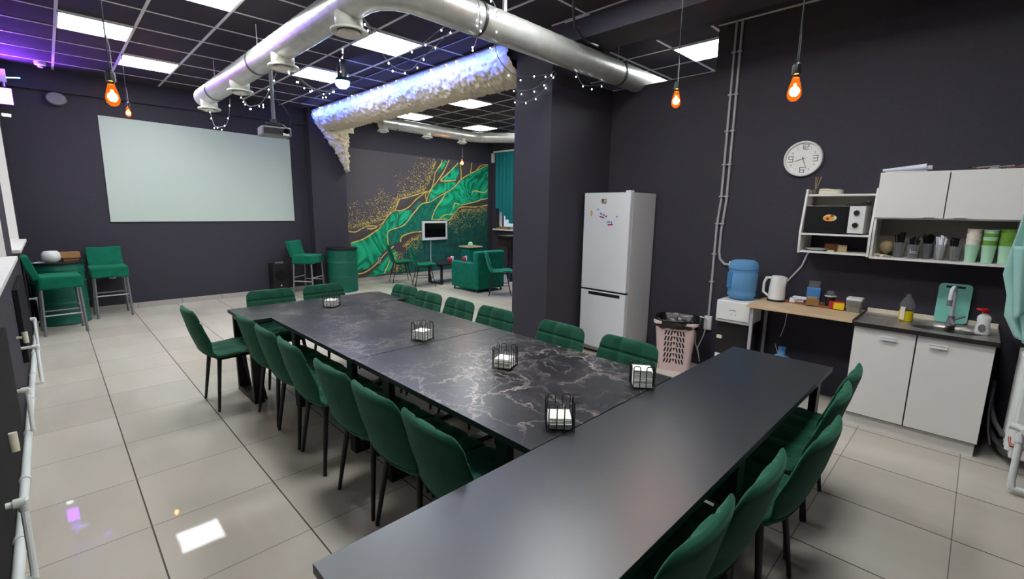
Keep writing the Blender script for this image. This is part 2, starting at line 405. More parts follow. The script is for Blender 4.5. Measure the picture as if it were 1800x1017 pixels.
# ================================================================ MURAL
MURAL= {'bright': [[(4.74, 0.88), (5.05, 0.96), (5.48, 1.19), (5.78, 1.53), (5.89, 1.6), (5.97, 1.57), (5.93, 1.25), (5.69, 1.11), (5.68, 0.78), (5.32, 0.42), (5.11, 0.28), (4.81, 0.22)], [(5.99, 1.6), (6.37, 1.63), (6.33, 1.5), (6.1, 1.28), (5.95, 1.25)], [(7.3, 2.02), (7.61, 2.2), (7.83, 2.38), (8.2, 2.59), (8.44, 2.7), (8.83, 2.89), (8.83, 1.97), (8.39, 1.87), (7.87, 1.79), (7.6, 1.51), (7.47, 1.4), (7.04, 1.37), (6.92, 1.4), (7.0, 1.61), (7.13, 1.78)], [(6.83, 1.87), (6.93, 2.14), (7.14, 2.3), (7.7, 2.37), (7.7, 2.24), (7.22, 2.05), (6.89, 1.86)], [(7.2, 2.37), (7.44, 2.56), (7.79, 2.86), (7.81, 2.59), (7.7, 2.41)], [(7.12, 2.58), (7.23, 2.78), (7.36, 2.89), (7.44, 2.88), (7.27, 2.65), (7.14, 2.55)], [(5.1, 0.09), (5.38, 0.32), (5.82, 0.71), (5.93, 0.57), (5.66, 0.14)]], 'mid': [[(5.95, 1.22), (6.25, 1.44), (6.64, 1.78), (6.8, 1.8), (7.3, 2.02), (7.13, 1.78), (7.0, 1.61), (6.92, 1.4), (6.71, 1.35), (6.63, 1.14), (6.09, 1.05), (5.97, 0.86), (5.86, 0.83), (5.68, 0.78), (5.69, 1.08)], [(6.33, 1.65), (6.57, 1.86), (6.65, 1.83), (6.49, 1.67)]], 'deep': [[(7.42, 1.33), (7.6, 1.47), (7.87, 1.68), (8.39, 1.67), (8.83, 1.79), (8.85, -0.02), (5.87, 0.07), (5.92, 0.28), (6.23, 0.75), (6.59, 1.04), (7.4, 0.84)]]}
GOLD= [[(4.68, 1.16), (4.85, 1.13), (5.01, 1.2), (5.18, 1.26), (5.49, 1.27), (5.67, 1.47), (5.85, 1.61), (6.03, 1.61), (6.26, 1.7), (6.49, 1.9), (6.81, 2.1)], [(4.75, 0.89), (5.05, 0.97), (5.34, 1.13), (5.48, 1.22), (5.52, 1.32)], [(4.81, 0.18), (5.04, 0.2), (5.31, 0.35), (5.6, 0.62), (5.82, 0.77)], [(5.68, 0.78), (5.67, 1.1), (5.87, 1.19), (6.13, 1.28), (6.41, 1.57), (6.64, 1.78), (6.89, 1.84), (7.22, 2.01), (7.61, 2.2), (7.88, 2.44), (8.2, 2.61), (8.44, 2.71), (8.83, 2.89)], [(6.8, 1.84), (6.75, 2.0), (6.93, 2.17), (7.02, 2.41), (7.06, 2.57), (7.23, 2.78), (7.27, 2.89)], [(6.76, 1.84), (6.89, 2.1), (7.1, 2.34), (7.31, 2.59), (7.49, 2.9)], [(6.92, 1.39), (7.05, 1.67), (7.26, 1.91), (7.35, 2.04)], [(6.92, 1.39), (7.3, 1.4), (7.47, 1.38), (7.69, 1.58), (7.87, 1.72), (8.39, 1.73), (8.83, 1.79)], [(7.87, 1.77), (8.39, 1.87), (8.58, 1.93), (8.83, 1.97)], [(6.01, 0.86), (6.05, 0.99), (6.32, 1.08), (6.63, 1.1)], [(7.88, 2.42), (7.88, 2.66), (7.84, 2.86)], [(7.79, 2.86), (7.44, 2.56), (7.22, 2.37), (7.7, 2.41)], [(6.0, 1.88), (6.34, 1.96), (6.81, 2.1)], [(5.89, 1.63), (6.0, 1.88)], [(8.2, 2.61), (8.25, 2.89)], [(8.39, 2.69), (8.58, 2.85), (8.83, 2.89)], [(8.25, 2.06), (8.32, 2.16), (8.68, 2.13), (8.83, 2.21)], [(7.87, 1.77), (7.69, 1.82), (7.6, 1.68)], [(5.15, 1.2), (5.31, 1.2), (5.49, 1.29)], [(5.55, 0.14), (5.74, 0.49), (5.82, 0.61)], [(7.13, 1.37), (7.3, 1.5), (7.6, 1.54)]]
SPECK= [([(4.68, 1.21), (5.02, 1.28), (5.53, 1.41), (5.89, 1.69), (6.0, 1.91), (6.34, 2.02), (6.73, 2.13), (6.98, 2.57), (7.07, 2.87)], (-1, -1), 0.24083270315442673, 900), ([(7.42, 1.3), (7.69, 1.51), (7.92, 1.65), (8.39, 1.65), (8.83, 1.73)], (0.3, 1), 0.21674943283898407, 400), ([(6.08, 0.76), (6.31, 0.91), (6.59, 1.01)], (0.3, 1), 0.14449962189265605, 200), ([(5.78, 0.55), (5.85, 0.38), (5.84, 0.12)], (0.6, 0), 0.10837471641949203, 160)]

b = MB(); Y0 = 9.9
def flat(poly, y):
    v = [b._v((p[0], y, p[1])) for p in poly]; f = b._f(v)
    return f
mats = ['greyplum', 'agate', 'agatemid', 'teal', 'gold', 'umber']
b.mi = 0; b.prism([(4.46, .09), (8.84, .09), (8.84, 2.9), (4.46, 2.95)], 'y', Y0 - .004, Y0)
b.mi = 3
for p in MURAL['deep']: flat(p, Y0 - .0055)
# umber ground of the band
b.mi = 5
for p in ([(4.7, 1.1), (5.1, 1.14), (5.5, 1.28), (5.7, 1.48), (5.9, 1.68), (6.1, 1.8), (6.5, 2.0), (6.75, 2.25), (6.9, 2.5), (7.1, 2.9), (8.84, 2.9), (8.84, 1.7), (8.0, 1.6), (7.4, 1.38), (7.1, 1.1), (6.6, 1.0), (6.3, .8), (5.9, .5), (5.6, .09), (4.7, .09)],): flat(p, Y0 - .0062)
b.mi = 1
for p in MURAL['bright']: flat(p, Y0 - .007)
b.mi = 2
for p in MURAL['mid']: flat(p, Y0 - .0075)
b.mi = 4
for l in GOLD:
    n = len(l)
    # smooth subdivision of the line
    pts = []
    for i in range(n - 1):
        p0 = Vector(l[max(i - 1, 0)]); p1 = Vector(l[i]); p2 = Vector(l[i + 1]); p3 = Vector(l[min(i + 2, n - 1)])
        for t in (0, .25, .5, .75):
            pts.append(.5 * ((2 * p1) + (p2 - p0) * t + (2 * p0 - 5 * p1 + 4 * p2 - p3) * t * t + (3 * p1 - p0 - 3 * p2 + p3) * t ** 3))
    pts.append(Vector(l[-1])); prev = None
    for i, p in enumerate(pts):
        d = pts[min(i + 1, len(pts) - 1)] - pts[max(i - 1, 0)]
        if d.length < 1e-6: continue
        nn = Vector((-d.y, d.x)).normalized() * (.008 + .009 * random.random())
        cur = (b._v((p.x + nn.x, Y0 - .0085, p.y + nn.y)), b._v((p.x - nn.x, Y0 - .0085, p.y - nn.y)))
        if prev: b._f([prev[0], cur[0], cur[1], prev[1]])
        prev = cur
for pts, d, wd, n in SPECK:
    segs = [(Vector(pts[i]), Vector(pts[i + 1])) for i in range(len(pts) - 1)]
    tot = sum((q - p).length for p, q in segs)
    for k in range(int(n * 1.6)):
        t = random.random() * tot
        for p, q in segs:
            L_ = (q - p).length
            if t <= L_: break
            t -= L_
        base = p + (q - p) * min(1, t / max(L_, 1e-6)); nrm = Vector((-(q - p).y, (q - p).x)).normalized()
        if nrm.dot(Vector((d[0], -d[1]))) < 0: nrm = -nrm
        off = wd * 2.2 * random.random() ** 3
        c_ = base + nrm * off + Vector((random.uniform(-.05, .05), random.uniform(-.04, .04)))
        if not (4.5 < c_.x < 8.8 and .12 < c_.y < 2.88): continue
        r = random.uniform(.004, .0125)
        v = [b._v((c_.x + r * math.cos(a + k), Y0 - .0088, c_.y + r * math.sin(a + k))) for a in (0, 1.7, 3.1, 4.6)]
        b._f(v)
tag(b.build('mural', mats, org=(6.6, 9.9, .09)), 'green and gold malachite wall mural in the far room behind the television', 'mural')

# ================================================================ CEILING LIGHT PANELS
proto = thing('ceiling_light', 'x', 'ceiling light', (0, 0, 0), 0, 'square ceiling light panels')
b = MB(); s = .297
for q in ((-s, s, -s, -s + .015), (-s, s, s - .015, s), (-s, -s + .015, -s, s), (s - .015, s, -s, s)): b.box(*q, -.02, 0)
b.box(-s, s, -s, s, -.004, 0); b.build('frame', 'panelframe', proto)
b = MB(); b.box(-.28, .28, -.28, .28, -.016, -.006); b.build('diffuser', 'panel', proto)
remember(proto)
PAN = [(.577, 6.93, 'square light panel nearest the window wall, behind the left amber bulbs'),
       (1.18, 8.16, 'square light panel nearest the projection screen wall'),
       (1.18, 5.09, 'square light panel cut off by the top of the photo, left of the metal duct'),
       (2.98, 5.09, 'square light panel beside the duct bend, with dark twigs of string light across it'),
       (2.98, 6.93, 'square light panel beside the small disco lamp, behind the duct'),
       (5.62, 2.49, 'lone square light panel over the dark partition, above the right hand end of the duct'),
       (5.55, 6.72, 'light panel in the far room nearest the fluffy beam and pillar'),
       (5.55, 8.52, 'light panel in the far room closest to the cream drape and the far duct start'),
       (7.35, 8.52, 'light panel in the far room deepest to the right, nearest the teal blind'),
       (7.35, 6.72, 'light panel in the far room hidden behind the pillar'),
       (1.18, 2.325, 'light panel over the near end of the black table, above the frame'),
       (2.98, 2.325, 'light panel over the corner of the black and marble tables, above the frame'),
       (1.18, .48, 'light panel beside the camera, above the frame'),
       (2.98, .48, 'light panel over the row of chairs by the black table, above the frame')]
for i, (x, y, lb) in enumerate(PAN):
    if i == 0: proto.location = (x, y, H - .001); proto['label'] = lb
    else: dup(proto, (x, y, H - .001), 0, lb)

# ================================================================ DUCTS
def spiral_duct(name, label, pts, r, caps):
    t = thing(name, label, 'ventilation duct', (pts[0][0], pts[0][1], pts[0][2]))
    path = []
    P = [Vector(p) for p in pts]
    # rounded corners
    path.append(P[0])
    for i in range(1, len(P) - 1):
        a = (P[i - 1] - P[i]).normalized(); c = (P[i + 1] - P[i]).normalized(); R = r * 2.2
        A = P[i] + a * R; B = P[i] + c * R
        for k in range(4): u = k / 3; path.append(A * (1 - u) ** 2 + 2 * P[i] * u * (1 - u) + B * u * u)
    path.append(P[-1])
    fine, rads = [], []
    for i in range(len(path) - 1):
        d = path[i + 1] - path[i]; n = max(1, int(d.length / .15))
        for k in range(n):
            c_ = path[i] + d * (k / n); u_ = d.normalized() * .004
            if n > 1 and k: fine += [c_ - u_ * 2, c_ - u_, c_, c_ + u_, c_ + u_ * 2]; rads += [r, r, r + .0018, r, r]
            else: fine.append(c_); rads.append(r)
    fine.append(path[-1]); rads.append(r)
    b = MB(); b.tube(fine, rads, 32); b.build('pipe', 'duct', t, smooth=True, angle=60)
    return t
DZ = 3.175
dl = spiral_duct('ventilation_duct', 'large silver spiral duct from the screen wall, bending across to the dark partition', [(1.755, 8.0, DZ), (1.755, 3.05, DZ), (5.6, 3.05, DZ)], .125, 1)
for (x, y, ax) in ((1.755, 7.35, 1), (1.755, 5.6, 1), (2.6, 3.05, 0), (4.62, 3.05, 0)):
    d = Vector((0, .012, 0)) if ax else Vector((.012, 0, 0)); c_ = Vector((x, y, DZ))
    b = MB(); b.tube([c_ - d, c_ + d], .131, 32, cap=False); b.build('clamp', 'ducthoop', dl, solid=.004)
b = MB()
for x, y in ((1.755, 7.35), (1.755, 5.6), (4.62, 3.05)): b.tube([(x, y, DZ + .12), (x, y, H)], .004, 6)
b.build('hanger_rod', 'tbar', dl)
b = MB(); b.tube([(2.9, 3.05, DZ + .12), (2.9, 3.05, H)], .02, 6); b.build('hanger_strap', 'tbar', dl)
def diffuser(x, y, z, rot, label, r=.1, R=.135):
    t = thing('air_diffuser', label, 'air vent', (x, y, z), 0, 'round air diffusers under the ducts')
    b = MB(); b.lathe([(r, z + .16), (r, z + .035)], x, y, 24, cap=False); b.build('collar', 'diffuser', t, smooth=True, solid=.003)
    b = MB(); b.lathe([(r - .003, z + .045), (R, z + .035), (R + .004, z + .02), (R - .005, z + .016), (r - .012, z + .03)], x, y, 32, cap=False); b.build('rim', 'diffuser', t, smooth=True)
    b = MB(); b.lathe([(.01, z + .022), (r * .82, z + .022), (r * .86, z + .01), (r * .8, z - .002), (.01, z - .012)], x, y, 32); b.build('valve_disc', 'diffuser', t, smooth=True)
    return t
diffuser(1.755, 7.75, 2.965, 0, 'round air diffuser at the far end of the silver duct, nearest the screen')
diffuser(1.755, 6.3, 2.965, 0, 'second round air diffuser from the screen end of the silver duct')
diffuser(1.755, 4.9, 2.965, 0, 'third round air diffuser from the screen end, above the projector')
diffuser(1.755, 3.53, 2.95, 0, 'largest looking round air diffuser, next to the bend of the silver duct')
d2 = spiral_duct('ventilation_duct', 'narrower silver duct under the ceiling of the far room, behind the fluffy beam', [(4.42, 7.85, 3.19), (6.75, 7.95, 3.19), (8.3, 6.2, 3.19)], .105, 1)
b = MB()
for x in (4.75, 6.2): b.tube([Vector((x, 7.86 + (x - 4.4) * .043, 3.19)) - Vector((.01, 0, 0)), Vector((x, 7.86 + (x - 4.4) * .043, 3.19)) + Vector((.01, 0, 0))], .11, 32, cap=False)
b.build('clamp', 'ducthoop', d2, solid=.004)
diffuser(4.48, 7.86, 3.02, 0, 'left round air diffuser on the far room duct, by the cream drape', .075, .1)
diffuser(5.45, 7.89, 3.02, 0, 'middle round air diffuser on the far room duct', .075, .1)
diffuser(6.35, 7.93, 3.02, 0, 'right round air diffuser on the far room duct, above the mural bulb', .075, .1)
pass
# loose cable dangling over the duct
b = MB(); b.tube([(3.35, 2.72, 3.53), (3.42, 2.74, 3.5), (3.5, 2.8, 3.42), (3.6, 2.86, 3.33), (3.78, 2.86, 3.25), (3.98, 2.88, 3.27), (4.1, 2.95, 3.31)], .012, 8)
tag(b.build('loose_cable', 'blackplastic', smooth=True), 'thick black cable dropping from the ceiling onto the silver duct', 'cable')

# ================================================================ FLUFFY BEAM DECORATION
prof = [(3.86, 3.54), (3.82, 3.5), (3.8, 3.43), (3.8, 3.36), (3.84, 3.29), (3.92, 3.22), (4.02, 3.17), (4.14, 3.15), (4.27, 3.16), (4.37, 3.22), (4.4, 3.3), (4.4, 3.4), (4.36, 3.54)]
def profpt(u):
    f = u * (len(prof) - 1); i = min(int(f), len(prof) - 2); t = f - i
    return prof[i][0] * (1 - t) + prof[i + 1][0] * t, prof[i][1] * (1 - t) + prof[i + 1][1] * t
def tuft(p, s=1):
    a = noise.noise(Vector(p) * 9) * .012 + noise.noise(Vector(p) * 26) * .026 + noise.noise(Vector(p) * 55) * .02
    return a * s
b = MB()
def fb(u, v):
    x, z = profpt(u); y = 3.93 + v * (9.33 - 3.93)
    cx, cz = 4.1, 3.42
    d = Vector((x - cx, 0, z - cz)); d.normalize()
    k = tuft((x, y, z)); n2 = tuft((x + 5, y + 3, z + 1), .6)
    if z > 3.5: k *= .2
    return (x + d.x * k, y + n2, min(z + d.z * k, 3.538))
b.grid(fb, 52, 330)
de = tag(b.build('fluffy_garland', 'fluff', smooth='all'), 'cream cotton wool garland wrapped along the beam and trailing down the column beside the mural', 'garland')
b = MB()
def drape(u, v):
    z = 3.3 - v * .92; xl = 3.78 + .66 * min(1, (v * 1.02) ** .8); xr = 4.62 - .1 * v if z > 3.12 else 4.46 - .0 * v
    if v > .15: xr = 4.5 - .04 * (v - .15)
    xl = min(xl, xr - .05)
    a = 2 * PI * u; cx = (xl + xr) / 2; hw = (xr - xl) / 2 * (1 if v < .97 else .5)
    p = Vector((cx + hw * math.cos(a), 9.3 - .0 + .065 * math.sin(a), z))
    k = tuft(p, 1.6)
    return (p.x + k * math.cos(a), min(p.y + k * math.sin(a) - .02, 9.352), z + tuft(p + Vector((3, 3, 3))))
V = b.grid(drape, 44, 60, True); b._f(V[-1])
b.build('trailing_end', 'fluff', de, smooth='all')
# tiny leds caught in the cotton
b = MB()
for k in range(46):
    y = random.uniform(4.1, 9.2); z = random.uniform(3.36, 3.5); x = 3.785
    b.lathe([(.001, z - .007), (.007, z), (.001, z + .007)], x, y, 6)
b.build('led_dots', 'led', de)['kind'] = 'stuff'

b = MB(); b.box(3.48, 3.5, 4.0, 9.3, 3.533, 3.54); b.build('fill_light_rail', 'blackplastic', de)  # made-up mount for the added blue light
la = bpy.data.lights.new('blue_fill_light', 'AREA'); la.shape = 'RECTANGLE'; la.size = 5.2; la.size_y = .02; la.energy = 19; la.spread = 58 * PI / 180; la.color = (.05, .11, 1)  # added fill light that turns the garland side blue, no strip seen there
lo = bpy.data.objects.new('blue_fill_light', la); C.objects.link(lo); lo.location = (3.505, 6.65, 3.515)
# local -Z points at +x and slightly down, local X runs along the beam
zl = -Vector((1, 0, -.55)).normalized(); xl_ = Vector((0, 1, 0)); yl = zl.cross(xl_)
lo.rotation_euler = Matrix((xl_, yl, zl)).transposed().to_euler()

# ================================================================ DINING CHAIRS (front faces +x)
PR = [(.235, .437, .185), (.225, .462, .215), (.17, .474, .225), (.06, .47, .232), (-.05, .46, .233), (-.12, .462, .232), (-.165, .48, .228),
      (-.195, .515, .226), (-.215, .56, .228), (-.235, .62, .232), (-.252, .68, .232), (-.265, .74, .226), (-.276, .79, .222), (-.285, .832, .213), (-.29, .862, .198)]
def cr(a, b_, c, d, t): return .5 * ((2 * b_) + (c - a) * t + (2 * a - 5 * b_ + 4 * c - d) * t * t + (3 * b_ - a - 3 * c + d) * t ** 3)
def prs(f):
    f = max(0, min(f, len(PR) - 1.0001)); i = int(f); t = f - i; g = lambda k: PR[max(0, min(k, len(PR) - 1))]
    return [cr(g(i - 1)[k], g(i)[k], g(i + 1)[k], g(i + 2)[k], t) for k in range(3)]
def shell(f0, f1, nv, th, taper0, taper1, quilt):
    b = MB(); nu = 48; rings = []
    for j in range(nv):
        f = f0 + (f1 - f0) * j / (nv - 1)
        x, z, wd = prs(f); xa, za, _ = prs(f + .05); xb, zb, _ = prs(f - .05)
        tx, tz = xa - xb, za - zb; L_ = math.hypot(tx, tz) or 1; tx /= L_; tz /= L_
        nx, nz = tz, -tx           # towards the sitter
        if nx < 0 and f > 8: nx, nz = -nx, -nz
        if f <= 8 and nz < 0: nx, nz = -nx, -nz
        k = 1
        e0 = (f - f0) / taper0 if taper0 else 9; e1 = (f1 - f) / taper1 if taper1 else 9
        e = min(e0, e1)
        if e < 1: k = math.sqrt(max(0.0, 1 - (1 - e) ** 2)) * .97 + .03
        ring = []
        for i in range(nu):
            a = 2 * PI * i / nu; ca, sa = math.cos(a), math.sin(a)
            u = math.copysign(abs(ca) ** .72, ca); nn = math.copysign(abs(sa) ** .8, sa)
            hw = wd * (1 if e >= 1 else (.78 + .22 * k))
            y = u * hw; h = nn * th / 2 * k
            cup = (.045 * (1 - .6 * max(0, f - 9) / 5) if f > 6 else .022) * u * u * min(1, abs(f - 6.5) / 3 + .35)
            if quilt and nn > 0:
                g = 0
                if f > 7.5:
                    g += 1.6 * math.exp(-((abs(u) - .36) / .07) ** 2)
                    g += math.exp(-((f - 11.5) / .13) ** 2) * (1 if abs(u) < 1 else 0)
                else:
                    g += math.exp(-((abs(u) - .38) / .05) ** 2); g += math.exp(-((f - 3.2) / .18) ** 2)
                h -= .012 * min(1.6, g) * min(1, k)
                h += .006 * math.cos(u * PI * 1.3) * k
            ring.append((x + nx * (h + cup), y, z + nz * (h + cup)))
        rings.append([b._v(p) for p in ring])
    for j in range(nv - 1):
        A, B = rings[j], rings[j + 1]
        for i in range(nu): b._f([A[i], A[(i + 1) % nu], B[(i + 1) % nu], B[i]])
    b._f(rings[0][::-1]); b._f(rings[-1])
    return b
def leg_mb(x0, y0, x1, y1, r0=.0175, r1=.0105, zt=.44):
    return MB().tube([(x0, y0, zt), (x1, y1, 0.004)], [r0, r1], 12)
def make_chair(name, vel='velvet', thin=False, cat='chair'):
    t = thing(name, 'x', cat, (0, 0, 0))
    shell(0, 6.9, 34, .06, 1.0, 0, True).build('seat', vel, t, smooth='all')
    shell(6.7, 14, 60, .05, 0, 1.5, True).build('backrest', vel, t, smooth='all')
    if thin:
        for sx, sy in ((1, 1), (1, -1), (-1, 1), (-1, -1)): leg_mb(sx * .13, sy * .13, sx * .22, sy * .22, .011, .008).build('leg', 'blackmetal', t, smooth=True)
        b = MB(); q = .178
        b.tube([(q, q, .2), (q, -q, .2), (-q, -q, .2), (-q, q, .2)], .007, 8, closed=True); b.build('stretcher', 'blackmetal', t, smooth=True)
    else:
        for sx, sy in ((1, 1), (1, -1), (-1, 1), (-1, -1)):
            leg_mb(.14 if sx > 0 else -.115, sy * .145, .2 if sx > 0 else -.165, sy * .2).build('leg', 'blackmetal', t, smooth=True)
    b = MB()
    b.box(-.13, .16, -.155, -.125, .425, .445); b.box(-.13, .16, .125, .155, .425, .445); b.box(-.13, -.1, -.155, .155, .425, .445); b.box(.13, .16, -.155, .155, .425, .445)
    b.build('seat_frame', 'blackmetal', t)
    remember(t); return t
chair = make_chair('dining_chair')
used = [False]
def put(x, y, rot, label, group):
    o = chair
    if used[0]: o = dup(chair, (x, y, 0), rot, label)
    else: o.location = (x, y, 0); o.rotation_euler.z = rot; o['label'] = label; used[0] = True
    o['group'] = group
D = PI / 180
put(.99, 4.45, 2 * D, 'green chair pulled out left of the far table end, its seat fully visible', 'green chairs along the left side of the marble table')
LY = [(3.83, 'nearest the far end table', 2), (3.38, 'second nearest the far end', 0), (2.93, 'third from the far end', -2), (2.34, 'fourth from far end', 1), (1.885, 'fifth from the far end', 0), (1.43, 'closest to the black table', -2)]
for y, s_, a in LY: put(1.243, y, a * D, 'green chair seen from behind, left of the marble table, ' + s_, 'green chairs along the left side of the marble table')
put(1.49, 4.66, -91 * D, 'green velvet chair at the far short end of the marble table, left of the pair', 'green chairs at the far end of the marble table')
put(2.03, 4.65, -88 * D, 'green velvet chair at the far short end of the marble table, right of the pair', 'green chairs at the far end of the marble table')
RY = [(4.26, 'farthest of the row', 184), (3.78, 'second from the far end', 180), (3.3, 'third from the far end', 178), (2.8, 'fourth from the far end', 180), (2.1, 'before the dark pillar, beside the fridge', 178), (1.54, 'before the pink basket, nearest the black table', 177)]
for y, s_, a in RY: put(2.34 if y < 4 else 2.38, y, a * D, 'green chair right of the marble table, ' + s_, 'green chairs along the right side of the marble table')
NX = [(3.0, .665, 'farthest, nearest the white sink cupboard', 90), (2.6, .645, 'second from the kitchen end', 92), (2.1, .60, 'third from the kitchen, whole back visible', 88), (1.6, .67, 'fourth from the kitchen, second from camera', 91), (1.19, .70, 'nearest the camera, cut by the frame', 89)]
for x, y, s_, a in NX: put(x, y, a * D, 'green chair side on at the black table, ' + s_, 'green chairs along the black table')

# ================================================================ TABLES
def frame_leg(axis, pos, a0, a1, w_=.08, t_=.04, top=.715):
    b = MB()
    def bx(p0, p1, z0, z1):
        if axis == 'y': b.box(p0, p1, pos - w_ / 2, pos + w_ / 2, z0, z1)
        else: b.box(pos - w_ / 2, pos + w_ / 2, p0, p1, z0, z1)
    bx(a0, a0 + t_, 0, top); bx(a1 - t_, a1, 0, top); bx(a0 + t_, a1 - t_, 0, t_); bx(a0 + t_, a1 - t_, top - t_, top)
    return b
def table(label, x0, x1, y0, y1, topm, legs, zt=.75, th=.03, rails=None, name='dining_table'):
    t = thing(name, label, 'table', ((x0 + x1) / 2, (y0 + y1) / 2, 0))
    b = MB(); b.box(x0, x1, y0, y1, zt - th, zt); b.bm.faces.ensure_lookup_table()
    for f in b.bm.faces:
        f.normal_update(); f.material_index = 0 if abs(f.normal.z) > .5 else 1
    b.build('tabletop', [topm, 'topedge'], t, bevel=.0015)
    for ax, pos, a0, a1 in legs: frame_leg(ax, pos, a0, a1, top=zt - th - .003).build('leg', 'blackmetal', t, bevel=.002)
    b = MB(); rails = rails or [(x0 + .1, x1 - .1, y0 + .1, y0 + .14), (x0 + .1, x1 - .1, y1 - .14, y1 - .1)]
    for q in rails: b.box(*q, zt - th - .03, zt - th)
    b.build('rail', 'blackmetal', t)
    return t
table('dark marble table nearest the black table, with the boldest pale veins', 1.26, 2.45, 1.148, 2.655, 'marble', [('y', 1.4, 1.34, 2.37), ('y', 2.42, 1.34, 2.37)])
table('dark marble table in the middle of the long row, beyond the joint line', 1.255, 2.455, 2.66, 4.158, 'marble', [('y', 2.9, 1.34, 2.37), ('y', 3.92, 1.34, 2.37)])
table('narrow dark marble table set crosswise at the far end, wider than the others', 1.07, 2.57, 4.162, 4.755, 'marble', [('x', 1.13, 4.21, 4.7), ('x', 2.5, 4.21, 4.7)])
table('long plain black table crossing the foreground', .4, 3.37, .545, 1.143, 'blacktop', [('x', .55, .58, 1.11), ('x', 1.95, .58, 1.11), ('x', 3.25, .58, 1.11)], rails=[(.5, 3.3, .62, .65), (.5, 3.3, 1.05, 1.08)])

# ================================================================ NAPKIN HOLDERS
def make_holder():
    t = thing('napkin_holder', 'x', 'napkin holder', (0, 0, .75))
    q = .06
    b = MB()
    b.tube([(q, q, .756), (q, -q, .756), (-q, -q, .756), (-q, q, .756)], .0018, 6, closed=True)
    for k in (-.02, .02): b.tube([(k, -q, .756), (k, q, .756)], .0016, 6); b.tube([(-q, k, .756), (q, k, .756)], .0016, 6)
    b.build('base_wire', 'wire', t)
    for sx, sy in ((1, 0), (-1, 0), (0, 1), (0, -1)):
        for c_ in (-.033, .033):
            b = MB(); h = .878; g = .017
            def pp(k, z): return (sx * q, k, z) if sx else (k, sy * q, z)
            b.tube([pp(c_ - g, .756), pp(c_ - g, h - .008), pp(c_ - g + .006, h), pp(c_ + g - .006, h), pp(c_ + g, h - .008), pp(c_ + g, .756)], .0023, 6)
            b.build('wire_loop', 'wire', t)
    remember(t); return t
hol = make_holder()
def make_napkins(h):
    b = MB(); n = 9
    for k in range(n):
        z0 = .759 + h * k / n; s_ = .049 + random.uniform(-.003, .003); dx, dy = random.uniform(-.003, .003), random.uniform(-.003, .003)
        b.box(dx - s_, dx + s_, dy - s_, dy + s_, z0, z0 + h / n - .0012, rot=random.uniform(-.04, .04))
    return b
HP = [(1.83, 4.27, 38, 'far marble table, farthest away', .06), (1.83, 2.75, 18, 'middle marble table beside the joint', .065), (1.86, 1.92, 24, 'near marble table, third from the front', .055), (2.2, 1.2, 36, 'table joint, right one with the tallest pile', .095), (1.5, 1.2, 44, 'joint beside the black table, nearest the camera', .05)]
for i, (x, y, a, s_, h) in enumerate(HP):
    lb = 'black wire napkin holder on the ' + s_
    if i == 0: hol.location = (x, y, .75); hol.rotation_euler.z = a * D; hol['label'] = lb; o = hol
    else: o = dup(hol, (x, y, .75), a * D, lb)
    o['group'] = 'napkin holders on the tables'
    p = make_napkins(h).build('napkin_stack', 'napkin', None, org=(0, 0, .75), bevel=.001)
    p.location = (x, y, .75); p.rotation_euler.z = a * D
    tag(p, 'white napkin pile on the ' + s_, 'napkins', 'napkin piles in the holders')
for o_ in [c for c in hol.children]: pass

# ================================================================ BAR STOOLS AND BARRELS
def make_stool(name):
    t = thing(name, 'x', 'bar stool', (0, 0, 0))
    def cushion(x0, x1, y0, y1, z0, z1, tilt=0):
        b = MB(); b.box(x0, x1, y0, y1, z0, z1)
        bmesh.ops.subdivide_edges(b.bm, edges=b.bm.edges[:], cuts=6, use_grid_fill=True)
        for v in b.bm.verts:
            n = noise.noise(v.co * 7) * .012; v.co += Vector((n, n * .5, n))
            if tilt: v.co.x -= (v.co.z - z0) * tilt
        return b
    cushion(-.2, .22, -.215, .215, .6, .76).build('seat', 'velvet2', t, smooth='all', bevel=.02, bseg=3)
    cushion(-.235, -.16, -.205, .205, .72, 1.02, .28).build('backrest', 'velvet2', t, smooth='all', bevel=.02, bseg=3)
    for sx, sy in ((1, 1), (1, -1), (-1, 1), (-1, -1)):
        b = MB(); b.tube([(sx * .18, sy * .185, .61), (sx * .2, sy * .2, 0)], .017, 4); b.build('leg', 'greyplastic', t)
    for z, q in ((.26, ((-.19, -.19, .19, -.19), (-.19, .19, .19, .19))), (.33, ((.19, -.19, .19, .19), (-.19, -.19, -.19, .19)))):
        for x0, y0, x1, y1 in q:
            b = MB(); b.tube([(x0, y0, z), (x1, y1, z)], .01, 4); b.build('footrest_bar', 'conduit', t)
    remember(t); return t
st = make_stool('bar_stool')
st.location = (.0, 8.42, 0); st.rotation_euler.z = 4 * D; st['label'] = 'green bar stool side on, in front of the green barrel in the left corner'; st['group'] = 'green velvet bar stools'
dup(st, (.56, 9.22, 0), -88 * D, 'green bar stool facing us against the black wall, right of the left barrel')['group'] = 'green velvet bar stools'
dup(st, (3.5, 9.17, 0), -52 * D, 'green bar stool left of the barrel beside the mural')['group'] = 'green velvet bar stools'
def barrel(x, y, label):
    t = thing('barrel_table', label, 'barrel', (x, y, 0), 0, 'green oil barrels used as tables')
    p = [(.275, 0), (.29, .01), (.29, .02), (.283, .03), (.285, .27), (.29, .285), (.297, .3), (.29, .315), (.285, .33), (.285, .56), (.29, .575), (.297, .59), (.29, .605), (.285, .62), (.285, .72), (.289, .73), (.285, .74), (.285, .76), (.289, .77), (.285, .78), (.285, .85)]
    b = MB(); b.lathe(p, x, y, 48); b.build('drum', 'barrel', t, smooth=True, angle=50)
    b = MB(); b.cyl(x, y, .85, .878, .305, seg=48); b.build('tabletop', 'blackplastic', t, bevel=.004)
    return t
barrel(.01, 9.08, 'green oil barrel table in the left corner, behind the bar stool')
